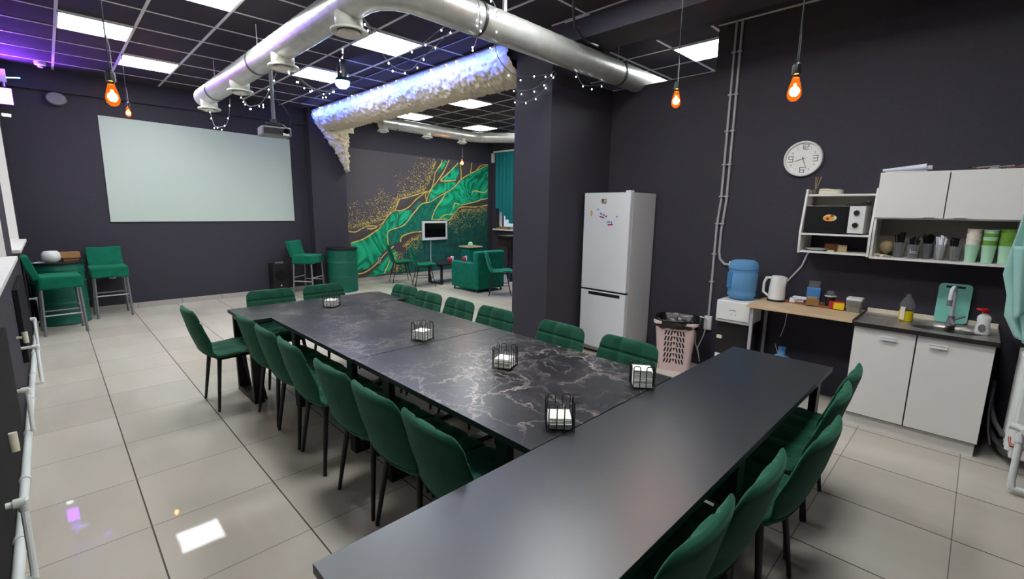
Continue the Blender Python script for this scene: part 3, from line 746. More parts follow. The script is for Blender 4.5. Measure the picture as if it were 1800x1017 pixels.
barrel(4.13, 9.02, 'green oil barrel table by the column, left edge of the mural')
# things on the left barrel
b = MB(); b.box(.06, .26, 8.97, 9.16, .92, 1.0, rot=.1); b.box(.08, .24, 8.99, 9.13, .879, .919, rot=.1); tag(b.build('cardboard_box', 'cardboard', bevel=.003), 'small brown cardboard box on the left barrel table', 'box')
b = MB(); b.lathe([(.06, .88), (.09, .91), (.1, .95), (.095, 1.0), (.07, 1.03), (.02, 1.035)], -.03, 8.93, 24); tag(b.build('white_jar', 'whiteplastic', smooth=True), 'round white jar in front of the cardboard box on the left barrel', 'jar')
b = MB(); b.box(-.22, -.1, 8.88, 8.99, .878, .882, rot=.3); b.box(-.18, -.06, 8.95, 9.05, .883, .887, rot=-.4); tag(b.build('loose_papers', 'paper'), 'white papers lying on the left side of the left barrel', 'papers')
# floor speaker
t = thing('floor_speaker', 'black loudspeaker standing on the floor against the black wall, under the projection screen', 'speaker', (3.05, 9.45, 0))
b = MB(); b.box(2.91, 3.2, 9.33, 9.6, 0, .6); b.build('cabinet', 'blackplastic', t, bevel=.015)
b = MB(); b.lathe([(.01, 0), (.09, 0), (.1, .012)], 0, 0, 24)
for v in b.bm.verts: v.co = Vector((3.055 + v.co.x, 9.328 - v.co.z, .38 + v.co.y))
b.build('woofer', 'screenblack', t, smooth=True)
b = MB(); b.box(2.98, 3.13, 9.4, 9.44, .6, .625); b.build('carry_handle', 'greyplastic', t)
b = MB(); b.box(3.03, 3.055, 9.322, 9.33, .17, .195); b.build('badge', 'socket', t)

# ================================================================ SCREEN, PROJECTOR
t = thing('projection_screen', 'large white projection screen on the black far wall', 'projection screen', (2.08, 9.6, 1.4))
b = MB(); b.prism([(.69, 1.4), (3.46, 1.4), (3.46, 2.94), (.7, 2.99)], 'y', 9.598, 9.612); b.build('fabric', 'screen', t)
t = thing('projector', 'dark grey ceiling projector hanging from a pole in front of the projection screen', 'projector', (2.16, 6.3, 2.55))
px, py = 2.14, 6.42
b = MB(); b.box(px - .17, px + .17, py - .13, py + .13, 2.54, 2.65, rot=-.1); b.build('body', 'greyplastic', t, bevel=.02, bseg=3)
b = MB(); b.box(px - .15, px + .15, py - .139, py - .128, 2.56, 2.63, rot=-.1, c=(px, py, 2.6)); b.build('front_grille', 'blackplastic', t, bevel=.004)
b = MB(); b.tube([(px + .09, py - .13, 2.6), (px + .09, py - .16, 2.6)], .035, 20); b.build('lens', 'screenblack', t, smooth=True)
b = MB(); b.tube([(px, py, 2.72), (px, py, H)], .022, 12); b.build('pole', 'greyplastic', t, smooth=True)
b = MB(); b.box(px - .1, px + .1, py - .012, py + .012, 2.69, 2.71); b.tube([(px - .09, py, 2.7), (px - .12, py - .08, 2.65)], .007, 6); b.tube([(px + .09, py, 2.7), (px + .12, py - .08, 2.65)], .007, 6); b.tube([(px + .09, py, 2.7), (px + .1, py + .09, 2.65)], .007, 6); b.box(px - .03, px + .03, py - .03, py + .03, 2.7, 2.75); b.build('bracket', 'blackmetal', t)
b = MB(); b.tube([(px + .01, py, 3.1), (px + .05, py, 2.98), (px + .14, py, 2.9), (px + .2, py, 2.8), (px + .2, py, 2.66), (px + .14, py, 2.6)], .008, 8); b.build('cable', 'wire', t, smooth=True)
b = MB(); b.box(px + .05, px + .12, py - .16, py - .14, 2.55, 2.575); b.build('plug', 'whiteplastic', t)
# disco lamp
t = thing('disco_lamp', 'small black ceiling disco lamp with a glowing blue lens behind the duct', 'disco lamp', (2.86, 6.0, 3.22))
b = MB(); b.box(2.83, 2.89, 5.97, 6.03, 3.42, 3.54); b.cyl(2.86, 6.0, 3.3, 3.42, .06); b.build('mount', 'blackmetal', t)
b = MB(); b.lathe([(.02, 3.31), (.075, 3.3), (.1, 3.26)], 2.86, 6.0, 24); b.build('housing', 'blackplastic', t, smooth=True)
b = MB(); b.lathe([(.01, 3.17), (.05, 3.18), (.08, 3.21), (.09, 3.255), (.01, 3.26)], 2.86, 6.0, 20); b.build('lens_dome', 'blueled', t)
ld = bpy.data.lights.new('disco_beam', 'SPOT'); ld.energy = 2; ld.color = (.16, .26, 1); ld.spot_size = 176 * D; ld.spot_blend = .1; ld.shadow_soft_size = .04
lo = bpy.data.objects.new('disco_beam', ld); C.objects.link(lo); lo.parent = t; lo.location = (.1, 0, .1); lo.rotation_euler = (0, -90 * D, 0)

# ================================================================ FRIDGE
FX0, FX1, FY0, FY1 = 4.45, 5.0, 2.695, 3.3
t = thing('fridge', 'tall white two door fridge freezer in the corner beside the dark pillar', 'fridge', (4.72, 3.0, 0))
b = MB(); b.box(FX0 + .06, FX1, FY0, FY1, .03, 1.885); b.build('body', 'fridgeside', t, bevel=.006)
b = MB(); b.box(FX0, FX0 + .055, FY0, FY1, .785, 1.885); b.build('upper_door', 'whitegloss', t, bevel=.006)
b = MB(); b.box(FX0, FX0 + .055, FY0, FY1, .09, .765); lowd = b.build('lower_door', 'whitegloss', t, bevel=.006)
b = MB(); b.box(FX0 + .01, FX0 + .06, FY0 + .005, FY1 - .005, .764, .786); b.build('door_gap', 'blackplastic', t)
b = MB(); b.box(FX0 - .001, FX0 + .012, FY0 + .07, FY1 - .11, .715, .752); b.build('recessed_grip', 'blackplastic', lowd)
b = MB(); b.box(FX0 + .01, FX0 + .09, FY0 + .01, FY0 + .07, 1.885, 1.905); b.build('hinge_cover', 'whiteplastic', t, bevel=.006)
b = MB(); b.box(FX0 + .08, FX1 - .02, FY0 + .02, FY1 - .02, 0, .03); b.build('foot_plinth', 'blackplastic', t)
def fm(y, z, w_, h_, rot, mt, label, extra=()):
    t = thing('fridge_magnet', label, 'magnet', (FX0 - .002, y, z), 0, 'magnets on the fridge door'); t.rotation_euler = (rot, 0, 0)
    def mk(y0, y1, z0, z1, m, nm, d):
        b = MB(); b.box(-.003 - d, 0 if d == 0 else -.003, y0, y1, z0, z1)
        o = b.build(nm, m, None, org=(0, 0, 0)); o.parent = t; o.location = (0, 0, 0); return o
    if mt != 'orange': mk(-w_ / 2, w_ / 2, -h_ / 2, h_ / 2, mt, 'plate', 0)
    else:
        b = MB(); b.prism([(-.015, 0), (-.008, .025), (0, .034), (.008, .025), (.015, 0), (.008, -.025), (0, -.034), (-.008, -.025)], 'x', -.004, 0)
        o = b.build('plate', mt, None, org=(0, 0, 0)); o.parent = t; o.location = (0, 0, 0)
    for k, (a, c, e, f, m) in enumerate(extra): mk(a, c, e, f, m, 'printed_picture', .0012)
fm(3.03, 1.79, .06, .05, 0, 'olive', 'dark olive landscape magnet, topmost on the fridge', ((-.024, -.004, -.005, .018, 'cream'), (.002, .024, -.004, .014, 'brownwood'), (-.024, .024, -.02, -.008, 'stick')))
fm(3.19, 1.655, .03, .06, 0, 'orange', 'orange oval magnet on the left of the fridge door', ((-.006, .006, -.01, .008, 'cream'),))
fm(3.1, 1.7, .03, .03, .4, 'paper', 'tiny grey printed magnet, upper left of the coloured ones', ((-.01, .01, -.008, .006, 'greyplastic'),))
fm(3.045, 1.63, .1, .075, .25, 'paper', 'white magnet with red and blue print, upper of the two large ones', ((-.035, .03, -.022, -.008, 'redbox'), (-.03, -.01, .0, .022, 'sky_blue'), (.0, .035, .01, .026, 'sky_blue')))
fm(2.99, 1.625, .03, .03, -.3, 'paper', 'tiny printed magnet touching the upper red and blue one', ((-.01, .01, -.008, .006, 'redbox'),))
fm(2.85, 1.62, .035, .035, -.4, 'paper', 'small grey printed magnet on the right of the fridge door', ((-.012, .01, -.004, .008, 'greyplastic'),))
fm(2.935, 1.55, .1, .075, -.1, 'paper', 'white magnet with red and blue print, lowest on the fridge', ((-.035, .03, -.024, -.008, 'redbox'), (-.03, -.012, .0, .02, 'sky_blue'), (.0, .038, .008, .024, 'sky_blue')))

# ================================================================ CONDUITS, SOCKETS
WX = 5.03
def conduit(pts, label, clips):
    t = thing('wall_conduit', label, 'conduit', pts[-1] if False else pts[0], 0, 'grey conduits on the kitchen wall')
    b = MB(); b.tube(pts, .0125, 12); b.build('tube', 'conduit', t, smooth=True)
    for z, y in clips:
        b = MB(); b.box(WX - .034, WX, y - .022, y + .022, z - .008, z + .008); b.build('clip', 'conduit', t, bevel=.003)
cz = [3.25, 2.85, 2.5, 2.17, 1.85, 1.57]
conduit([(WX - .016, 1.965, H), (WX - .016, 1.965, 1.8), (WX - .016, 1.985, 1.55), (WX - .016, 1.985, .57)], 'left of the two grey conduits on the kitchen wall, reaching the low socket', [(z, 1.965 if z > 1.8 else 1.98) for z in cz] + [(1.25, 1.985), (.95, 1.985)])
conduit([(WX - .016, 1.91, H), (WX - .016, 1.91, 1.8), (WX - .016, 1.935, 1.5), (WX - .016, 1.935, 1.28), (WX - .016, 1.92, 1.2), (WX - .016, 1.87, 1.15), (WX - .016, 1.82, 1.15)], 'right of the two grey conduits on the kitchen wall, curving to the water bottle', [(z, 1.91 if z > 1.8 else 1.93) for z in cz])
def socket_box(name, label, x, y, z, nx, n=1, w_=.08, h_=.08, dep=.035, m_='socket'):
    t = thing(name, label, 'power socket', (x, y, z))
    b = MB()
    if nx == 'x': b.box(x - dep, x, y - w_ / 2, y + w_ / 2, z, z + h_ * n)
    else: b.box(x - w_ / 2, x + w_ / 2, y - dep, y, z, z + h_ * n)
    b.build('housing', m_, t, bevel=.005)
    for k in range(n):
        b = MB(); b.lathe([(.01, 0), (.024, 0), (.028, .003)], 0, 0, 16)
        for v in b.bm.verts:
            c_ = v.co.copy()
            if nx == 'x': v.co = Vector((x - dep - c_.z, y + c_.x, z + h_ * (k + .5) + c_.y))
            else: v.co = Vector((x + c_.x, y - dep - c_.z, z + h_ * (k + .5) + c_.y))
        b.build('outlet', 'greyplastic' if nx != 'x' else m_, t)
    return t
s_ = socket_box('wall_socket', 'white surface socket low on the kitchen wall behind the pink basket, cable plugged in', WX, 1.985, .42, 'x', 2, .08, .075, m_='whiteplastic')
b = MB(); b.tube([(WX - .06, 1.985, .53), (WX - .09, 2.0, .56), (WX - .07, 2.06, .56), (WX - .04, 2.1, .45), (WX - .04, 2.1, .25), (WX - .04, 2.05, .12)], .006, 8)
b.tube([(WX - .06, 1.985, .46), (WX - .08, 2.0, .36), (WX - .06, 2.06, .2), (WX - .05, 2.03, .05)], .006, 8)
tag(b.build('power_cable', 'whiteplastic', smooth=True), 'white power cable looping down from the socket behind the pink basket', 'cable')
socket_box('wall_socket', 'small white socket box where the curved conduit ends by the water bottle', WX, 1.79, 1.11, 'x', 1, .06, .075, m_='whiteplastic')
socket_box('wall_socket', 'beige socket on the black wall under the bar stool in the left corner', .62, 9.62, .51, 'y', 1)
socket_box('wall_socket', 'double socket low on the green mural, right of the barrel', 5.43, 9.9, .38, 'y', 2, .07, .07, .02)

# ================================================================ PINK BASKET
bx, by = 4.72, 2.2
t = thing('laundry_basket', 'pink plastic openwork basket used as a bin beside the fridge', 'basket', (bx, by, 0), 20 * D)
def pt(c, hx, hy, z): return [(c[0] - hx, c[1] - hy, z), (c[0] + hx, c[1] - hy, z), (c[0] + hx, c[1] + hy, z), (c[0] - hx, c[1] + hy, z)]
def rr(hx, hy, z, r=.05, n=5):
    o = []
    for sx, sy, a0 in ((1, -1, -90), (1, 1, 0), (-1, 1, 90), (-1, -1, 180)):
        for k in range(n + 1):
            a = (a0 + 90 * k / n) * D; o.append((sx * (hx - r) + r * math.cos(a), sy * (hy - r) + r * math.sin(a), z))
    return o
b = MB(); secs = [(.135, .16, .0), (.14, .165, .03), (.175, .205, .5), (.18, .21, .51), (.195, .225, .52), (.197, .227, .545), (.18, .21, .55), (.172, .2, .5), (.135, .158, .03)]
R_ = [[b._v(p) for p in rr(*s)] for s in secs]
for i in range(len(R_) - 1):
    for j in range(len(R_[0])): b._f([R_[i][j], R_[i][(j + 1) % len(R_[0])], R_[i + 1][(j + 1) % len(R_[0])], R_[i + 1][j]])
b._f(R_[0][::-1]); b._f(R_[-1])
o = b.build('basket_body', 'pink', None, org=(0, 0, 0), smooth=True); o.parent = t; o.location = (0, 0, 0)
def holes(face):
    # rows of slanted slots and small triangles
    half = .105 if face in 'xX' else .085
    for row in range(6):
        z0 = .09 + row * .062; z1 = z0 + .05
        n = 7 if face in 'xX' else 5
        for k in range(n):
            c0 = -half + 2 * half * (k + .5) / n; sl = .007 * (1 if k < n / 2 else -1); w2 = .0075
            if k == n // 2: poly = [(c0 - .012, z1), (c0 + .012, z1), (c0, z0 + .012)]
            else: poly = [(c0 - w2 - sl, z0), (c0 + w2 - sl, z0), (c0 + w2 + sl, z1), (c0 - w2 + sl, z1)]
            P = []
            for u, z in poly:
                f = (z - .03) / .47; hx = .14 + .035 * f + .003; hy = .165 + .04 * f + .003
                P.append({'x': (-hx, u, z), 'X': (hx, u, z), 'y': (u, -hy, z), 'Y': (u, hy, z)}[face])
            b._f([b._v(p) for p in P])
for f_ in 'xXyY':
    b = MB(); holes(f_); o = b.build('slot_pattern', 'pinkdark', None, org=(0, 0, 0)); o.parent = t; o.location = (0, 0, 0)
b = MB()
def bagf(u, v):
    a = 2 * PI * u; prof_ = [(.14, .40), (.165, .5), (.19, .56), (.205, .575), (.212, .55), (.208, .51), (.204, .475)]
    f = v * (len(prof_) - 1); i = min(int(f), len(prof_) - 2); k = f - i
    r = prof_[i][0] * (1 - k) + prof_[i + 1][0] * k; z = prof_[i][1] * (1 - k) + prof_[i + 1][1] * k
    ca, sa = math.cos(a), math.sin(a); q = (abs(ca) ** 4 + abs(sa) ** 4) ** -.25
    n = noise.noise(Vector((ca * 3, sa * 3, v * 4))) * .012
    return (ca * q * (r + n) * .96, sa * q * (r + n) * 1.1, z + noise.noise(Vector((ca * 5, sa * 5, v))) * .018)
V = b.grid(bagf, 60, 14, True); b._f(V[0])
o = b.build('bin_liner', 'bag', None, org=(0, 0, 0), smooth='all'); o.parent = t; o.location = (0, 0, 0)
b = MB()
for x, y, r in ((.03, .05, .05), (-.06, -.04, .06), (.05, -.08, .04), (-.04, .09, .045)): b.lathe([(.01, .4), (r, .42), (r * .9, .5), (.01, .53)], x, y, 12)
o = b.build('rubbish_bag', 'bag', None, org=(0, 0, 0), smooth='all'); o.parent = t; o.location = (0, 0, 0)
for q_, r_ in (((.02, .05, -.03, -.01, .52, .55), .4), ((-.02, .03, .04, .055, .525, .54), .9)):
    b = MB(); b.box(*q_, rot=r_); o = b.build('crumpled_paper', 'paper', None, org=(0, 0, 0)); o.parent = t; o.location = (0, 0, 0)

# ================================================================ WATER COOLER
t = thing('water_cooler', 'black and white floor water dispenser beside the oak worktop', 'water dispenser', (4.79, 1.6, 0))
b = MB(); b.box(4.64, 4.95, 1.45, 1.75, 0, .83); b.build('body', 'blackplastic', t, bevel=.01)
b = MB(); b.box(4.6, 4.94, 1.44, 1.755, .63, .845); b.build('upper_front', 'whiteplastic', t, bevel=.012, bseg=3)
b = MB(); b.box(4.592, 4.6, 1.455, 1.74, .655, .66); b.build('front_groove', 'greyplastic', t)
b = MB(); b.box(4.622, 4.64, 1.46, 1.74, .05, .3); b.build('lower_door', 'whiteplastic', t, bevel=.005)
b = MB(); b.box(4.594, 4.6, 1.57, 1.63, .755, .76); b.box(4.594, 4.6, 1.565, 1.575, .71, .715); b.box(4.594, 4.6, 1.6, 1.61, .71, .715); b.build('printed_marks', 'greyplastic', t)
b = MB(); b.box(4.62, 4.645, 1.69, 1.735, .455, .485); b.build('rating_label', 'cream', t)
def bottle_prof(z0, inv=True):
    pr = [(.02, 0), (.05, .005), (.1, .012), (.125, .04), (.13, .06), (.122, .085), (.13, .1), (.132, .26), (.124, .275), (.132, .29), (.13, .34), (.115, .375), (.08, .39), (.02, .392)]
    return [(r, z0 + z) for r, z in pr]
t = thing('water_bottle', 'large upturned blue water bottle on top of the dispenser', 'water bottle', (4.79, 1.6, .845))
b = MB(); b.lathe(bottle_prof(.845), 4.79, 1.6, 40)
for v in b.bm.verts:
    a = math.atan2(v.co.y - 1.6, v.co.x - 4.79)
    if .94 < v.co.z < 1.12:
        k = 1 + .015 * math.cos(a * 14); v.co.x = 4.79 + (v.co.x - 4.79) * k; v.co.y = 1.6 + (v.co.y - 1.6) * k
b.build('bottle_body', 'bluebottle', t, smooth='all')
b = MB(); b.box(4.665, 4.7, 1.655, 1.705, .96, 1.12); b.build('moulded_handle', 'blueband', t, bevel=.01)
b = MB(); b.lathe([(.132, 1.14), (.136, 1.147), (.132, 1.154)], 4.79, 1.6, 40, cap=False); b.build('upper_rib', 'blueband', t, smooth=True)
t = thing('water_bottle', 'blue water bottle standing on the floor under the oak worktop', 'water bottle', (4.72, 1.17, 0), 0)
b = MB(); b.lathe([(.12, 0), (.13, .02), (.13, .27), (.125, .3), (.1, .35), (.05, .385), (.03, .4), (.028, .45)], 4.72, 1.17, 36); b.build('bottle_body', 'bluebottle', t, smooth='all')
b = MB(); b.cyl(4.72, 1.17, .44, .465, .032); b.build('cap', 'sky_blue', t, smooth=True)

# ================================================================ OAK WORKTOP TABLE AND ITS THINGS
ZW = .865
t = thing('side_table', 'small oak topped table with grey steel legs between dispenser and sink', 'table', (4.74, 1.04, 0))
b = MB(); b.prism([(4.45, .635), (4.45, 1.43), (5.0, 1.44), (5.0, .635)], 'z', ZW - .028, ZW); b.build('tabletop', 'wood', t, bevel=.002)
for x, y in ((4.5, 1.39), (4.965, 1.405)):
    b = MB(); b.box(x - .0125, x + .0125, y - .0125, y + .0125, 0, ZW - .03); b.build('leg', 'conduit', t)
b = MB(); b.tube([(4.97, 1.22, ZW - .03), (4.96, 1.23, .62), (4.97, 1.26, .5)], .004, 6); b.tube([(4.97, 1.3, .42), (4.96, 1.25, .3), (4.97, 1.28, .2)], .004, 6)
tag(b.build('hanging_cable', 'whiteplastic'), 'thin white cable hanging under the oak worktop', 'cable')
# kettle
kx, ky = 4.84, 1.3
t = thing('electric_kettle', 'white electric kettle on the oak worktop beside the water bottle', 'kettle', (kx, ky, ZW))
b = MB(); b.cyl(kx, ky, ZW + .002, ZW + .018, .078, .074); b.build('power_base', 'blackplastic', t, smooth=True)
b = MB(); b.lathe([(.07, ZW + .02), (.072, ZW + .05), (.068, ZW + .13), (.06, ZW + .215), (.057, ZW + .232)], kx, ky, 32)
for v in b.bm.verts:
    if v.co.z > ZW + .2 and v.co.y - ky < -.05: v.co.y -= .018
b.build('body', 'whiteplastic', t, smooth=True)
b = MB(); b.lathe([(.056, ZW + .232), (.05, ZW + .24), (.01, ZW + .244)], kx, ky, 28); b.build('lid', 'whiteplastic', t, smooth=True)
b = MB(); b.tube([(kx - .02, ky + .05, ZW + .222), (kx - .03, ky + .09, ZW + .218), (kx - .03, ky + .11, ZW + .17), (kx - .03, ky + .11, ZW + .08), (kx - .02, ky + .065, ZW + .045)], [.012, .012, .012, .011, .011], 10); b.build('handle', 'whiteplastic', t, smooth=True)
# tray with things
t = thing('wooden_tray', 'reddish brown wooden tray against the wall on the oak worktop', 'tray', (4.9, .98, ZW), -.12)
def loc(o): o.parent = t; o.location = (0, 0, 0)
b = MB(); b.box(-.09, .09, -.24, .24, 0, .01); loc(b.build('tray_base', 'brownwood', None, org=(0, 0, 0)))
b = MB(); b.box(-.09, -.08, -.24, .24, .01, .022); b.box(.08, .09, -.24, .24, .01, .022); b.box(-.08, .08, -.24, -.23, .01, .022); b.box(-.08, .08, .23, .24, .01, .022); loc(b.build('tray_rim', 'brownwood', None, org=(0, 0, 0)))
ZT = ZW + .0105
def simple(name, mt, label, cat, b, **k): return tag(b.build(name, mt, **k), label, cat)
simple('sugar_packets', 'paper', 'pile of white sugar packets at the left end of the tray', 'sugar packets', MB().box(4.83, 4.9, 1.08, 1.19, ZT, ZT + .035, rot=.2).box(4.82, 4.87, 1.06, 1.16, ZT + .036, ZT + .042, rot=.5).box(4.86, 4.92, 1.05, 1.17, ZT + .043, ZT + .05, rot=-.1))
t_ = thing('tea_box', 'open brown tea box on the tray, in front of the blue packet', 'box', (4.83, 1.0, ZT))
b = MB(); b.box(4.79, 4.875, .955, 1.05, ZT, ZT + .06, rot=.25); b.build('carton', 'cardboard', t_)
b = MB(); b.box(4.8, 4.84, .97, 1.035, ZT + .06, ZT + .075, rot=.5); b.box(4.83, 4.87, .965, 1.03, ZT + .062, ZT + .07, rot=.1); b.build('sachet', 'stick', t_)
t_ = thing('blue_packet', 'blue plastic packet standing at the wall behind the tea box', 'packet', (4.975, 1.04, ZW))
b = MB(); b.box(4.965, 4.995, .975, 1.085, ZW + .001, ZW + .15); b.build('wrapper', 'sky_blue', t_, bevel=.006)
b = MB(); b.box(4.972, 4.988, .985, 1.075, ZW + .15, ZW + .21); b.build('clear_top', 'clear', t_, bevel=.004)
t_ = thing('paper_cup', 'black paper cup with a clear dome lid on the tray', 'cup', (4.86, .875, ZT))
b = MB(); b.cyl(4.86, .875, ZT, ZT + .095, .032, .042); b.build('cup_body', 'blackplastic', t_, smooth=True)
b = MB(); b.lathe([(.044, ZT + .095), (.044, ZT + .102), (.034, ZT + .105), (.03, ZT + .125), (.022, ZT + .14)], 4.86, .875, 24); b.build('dome_lid', 'clear', t_, smooth=True)
b = MB(); b.lathe([(.042, ZT + .09), (.046, ZT + .097), (.042, ZT + .103)], 4.86, .875, 24, cap=False); b.build('rim', 'whiteplastic', t_)
t_ = thing('tea_packet', 'yellow and red tea packet lying on the tray beside the grey container', 'packet', (4.82, .79, ZT))
b = MB(); b.box(4.79, 4.85, .765, .87, ZT, ZT + .06, rot=.1); b.build('red_box', 'redbox', t_)
b = MB(); b.box(4.775, 4.79, .755, .83, ZT, ZT + .055, rot=.1); b.build('yellow_front', 'yellow', t_)
t_ = thing('storage_container', 'grey openwork plastic container with a white lid at the end of the worktop', 'container', (4.83, .69, ZW))
b = MB(); s4 = [(.055, .05), (.062, .056)]
for (hx, hy), z in ((s4[0], 0), (s4[1], .1)): pass
V = [[b._v(p) for p in [(4.83 + x, .69 + y, ZW + .001 + z) for x, y, z in rr(hx, hy, zz, .012, 3)]] for hx, hy, zz in ((.05, .048, 0), (.06, .056, .1))]
for j in range(len(V[0])): b._f([V[0][j], V[0][(j + 1) % len(V[0])], V[1][(j + 1) % len(V[0])], V[1][j]])
b._f(V[0][::-1]); b._f(V[1]); b.build('tub', 'greybasket', t_)
b = MB()
for r_ in range(4):
    for k in range(8): b.box(4.768, 4.772, .65 + k * .0102, .656 + k * .0102, ZW + .05 + r_ * .012, ZW + .057 + r_ * .012)
b.build('lattice_pattern', 'insidegrey', t_)
b = MB(); b.box(4.775, 4.885, .635, .745, ZW + .1, ZW + .122); b.build('lid', 'whiteplastic', t_, bevel=.004)
# white cable from the microwave down to the worktop
b = MB(); b.tube([(5.02, 1.12, 1.5), (5.02, 1.12, 1.34), (5.02, 1.16, 1.2), (5.02, 1.26, 1.05), (5.02, 1.34, .97), (5.02, 1.36, .9)], .008, 8)
simple('microwave_cable', 'whiteplastic', 'white cable sweeping down the wall from the microwave shelf to the worktop', 'cable', b, smooth=True)

# ================================================================ SINK CUPBOARD
SY0, SY1, SX = -.168, .618, 4.45
t = thing('sink_cupboard', 'white two door base cupboard under the steel sink', 'cupboard', (4.74, .225, 0))
b = MB(); b.box(SX + .02, 5.0, SY0, SY1, .1, .825); b.build('carcass', 'darkwood', t)
b = MB(); b.box(SX + .04, SX + .056, SY0 + .01, SY1, .0, .1); b.build('plinth', 'white', t)
for y0, y1, hy in ((.24, SY1, .40), (SY0, .236, .115)):
    b = MB(); b.box(SX, SX + .017, y0 + .002, y1 - .002, .11, .825); d_ = b.build('door', 'white', t, bevel=.002)
    b = MB(); b.box(SX - .022, SX, hy - .05, hy + .05, .762, .768); b.box(SX - .022, SX - .018, hy - .05, hy + .05, .745, .768); b.build('handle', 'whiteplastic', d_, bevel=.002)
t = thing('steel_sink', 'stainless steel inset sink with drainer on the white cupboard', 'sink', (4.74, .225, .825))
b = MB(); n = 40
def sinkf(u, v):
    y = SY1 + .005 - u * (SY1 - SY0 + .02); x = 4.425 + v * .575
    z = .853
    # basin, an oval bowl to the right
    ex = (x - 4.72) / .17; ey = (y - .1) / .2; e = (abs(ex) ** 3 + abs(ey) ** 3) ** (1 / 3)
    if e < 1.0: z -= .13 * min(1, (1 - e) / .18) ** .7
    elif y > .36 and .08 < v < .8: z -= .006 * (1 + math.cos((y) * 190)) * .5 + .004
    if v < .04 or u < .015 or u > .985: z = .855
    return (x, y, z)
b.grid(sinkf, 90, 70); b.build('sink_top', 'steel', t, smooth='all')
b = MB(); b.box(4.423, 4.427, SY0 - .015, SY1 + .007, .824, .856); b.box(4.423, 5.0, SY1 + .005, SY1 + .008, .824, .856); b.box(4.423, 5.0, SY0 - .017, SY0 - .013, .824, .856); b.build('front_edge', 'darksteel', t)
b = MB(); b.box(4.995, 5.01, SY0 - .01, SY1, .85, .89); b.build('back_upstand', 'cream', t, bevel=.003)
b = MB(); b.lathe([(.005, .731), (.035, .731), (.038, .728)], 4.72, .1, 20); b.build('drain', 'darksteel', t)
b = MB(); b.tube([(4.9, SY1 + .004, .86), (4.5, SY1 + .004, .86)], .006, 8); b.build('side_seal', 'blackplastic', t)
t = thing('kitchen_tap', 'white curved kitchen tap with grey base in front of the mint board', 'tap', (4.86, .085, .853))
b = MB(); b.lathe([(.03, .853), (.028, .87), (.022, .9), (.02, .93)], 4.86, .085, 20); b.build('tap_base', 'greyplastic', t, smooth=True)
b = MB(); b.tube([(4.86, .085, .93), (4.86, .085, 1.1)] + [(4.86 - .055 + .055 * math.cos(a * D), .085 + .01 * (1 - math.cos(a * D)), 1.1 + .055 * math.sin(a * D)) for a in range(20, 181, 20)] + [(4.75, .105, 1.06)], .013, 12); b.build('spout', 'whitegloss', t, smooth=True)
b = MB(); b.tube([(4.75, .105, 1.065), (4.75, .105, 1.02)], .015, 12); b.build('nozzle', 'greyplastic', t, smooth=True)
b = MB(); b.tube([(4.86, .065, .905), (4.85, .01, .94)], .009, 8); b.tube([(4.83, .085, .91), (4.8, .06, .87)], .012, 8); b.build('lever', 'greyplastic', t, smooth=True)
t = thing('cutting_board', 'mint green plastic cutting board leaning on the wall behind the tap', 'cutting board', (4.965, .09, .856)); t.rotation_euler = (0, 8 * D, 0)
o_ = []
for sx, sy, a0 in ((1, -1, -90), (1, 1, 0), (-1, 1, 90), (-1, -1, 180)):
    for k in range(6): a = (a0 + 18 * k) * D; o_.append((sx * (.097 - .03) + .03 * math.cos(a), .155 + sy * (.155 - .03) + .03 * math.sin(a)))
b = MB(); b.prism(o_, 'x', -.005, .003); o = b.build('board', 'mint', None, org=(0, 0, 0), bevel=.001); o.parent = t; o.location = (0, 0, 0)
b = MB(); b.box(-.0058, -.005, -.055, .055, .275, .292); o = b.build('handle_slot', 'pinkdark', None, org=(0, 0, 0)); o.parent = t; o.location = (0, 0, 0)
t = thing('soap_bottle', 'clear plastic bottle half full of yellow dish soap on the sink', 'bottle', (4.8, .345, .853))
b = MB(); b.lathe([(.046, .94), (.046, .95), (.05, .97), (.046, .995), (.03, 1.03), (.016, 1.045), (.014, 1.07)], 4.8, .345, 24); b.build('bottle_body', 'clear', t, smooth='all')
b = MB(); b.lathe([(.04, .854), (.046, .86), (.046, .94)], 4.8, .345, 24); b.build('soap', 'liquid', t, smooth=True)
b = MB(); b.box(4.745, 4.749, .35, .38, .87, .97, rot=-.3); b.build('paper_label', 'cream', t)
t = thing('detergent_bottle', 'white squeezy bottle with a red pump cap at the right end of the sink', 'bottle', (4.64, -.09, .853), 0)
b = MB(); b.lathe([(.036, .854), (.042, .862), (.04, .9), (.033, .935), (.038, .965), (.036, .985), (.018, 1.005), (.015, 1.015)], 4.66, -.09, 24, sx=.7, sy=1); b.build('bottle_body', 'whiteplastic', t, smooth='all')
b = MB(); b.cyl(4.66, -.09, 1.012, 1.035, .018); b.cyl(4.66, -.09, 1.035, 1.045, .01); b.box(4.61, 4.655, -.095, -.05, 1.033, 1.045, rot=.6); b.build('pump_cap', 'red', t, smooth=True)
b = MB(); b.lathe([(.003, 0), (.025, 0), (.025, .001)], 0, 0, 20, sx=.8, sy=1.1)
for v in b.bm.verts: v.co = Vector((4.6285 - v.co.z, -.085 + v.co.x, .905 + v.co.y))
b.build('label_patch', 'clockgrey', t)

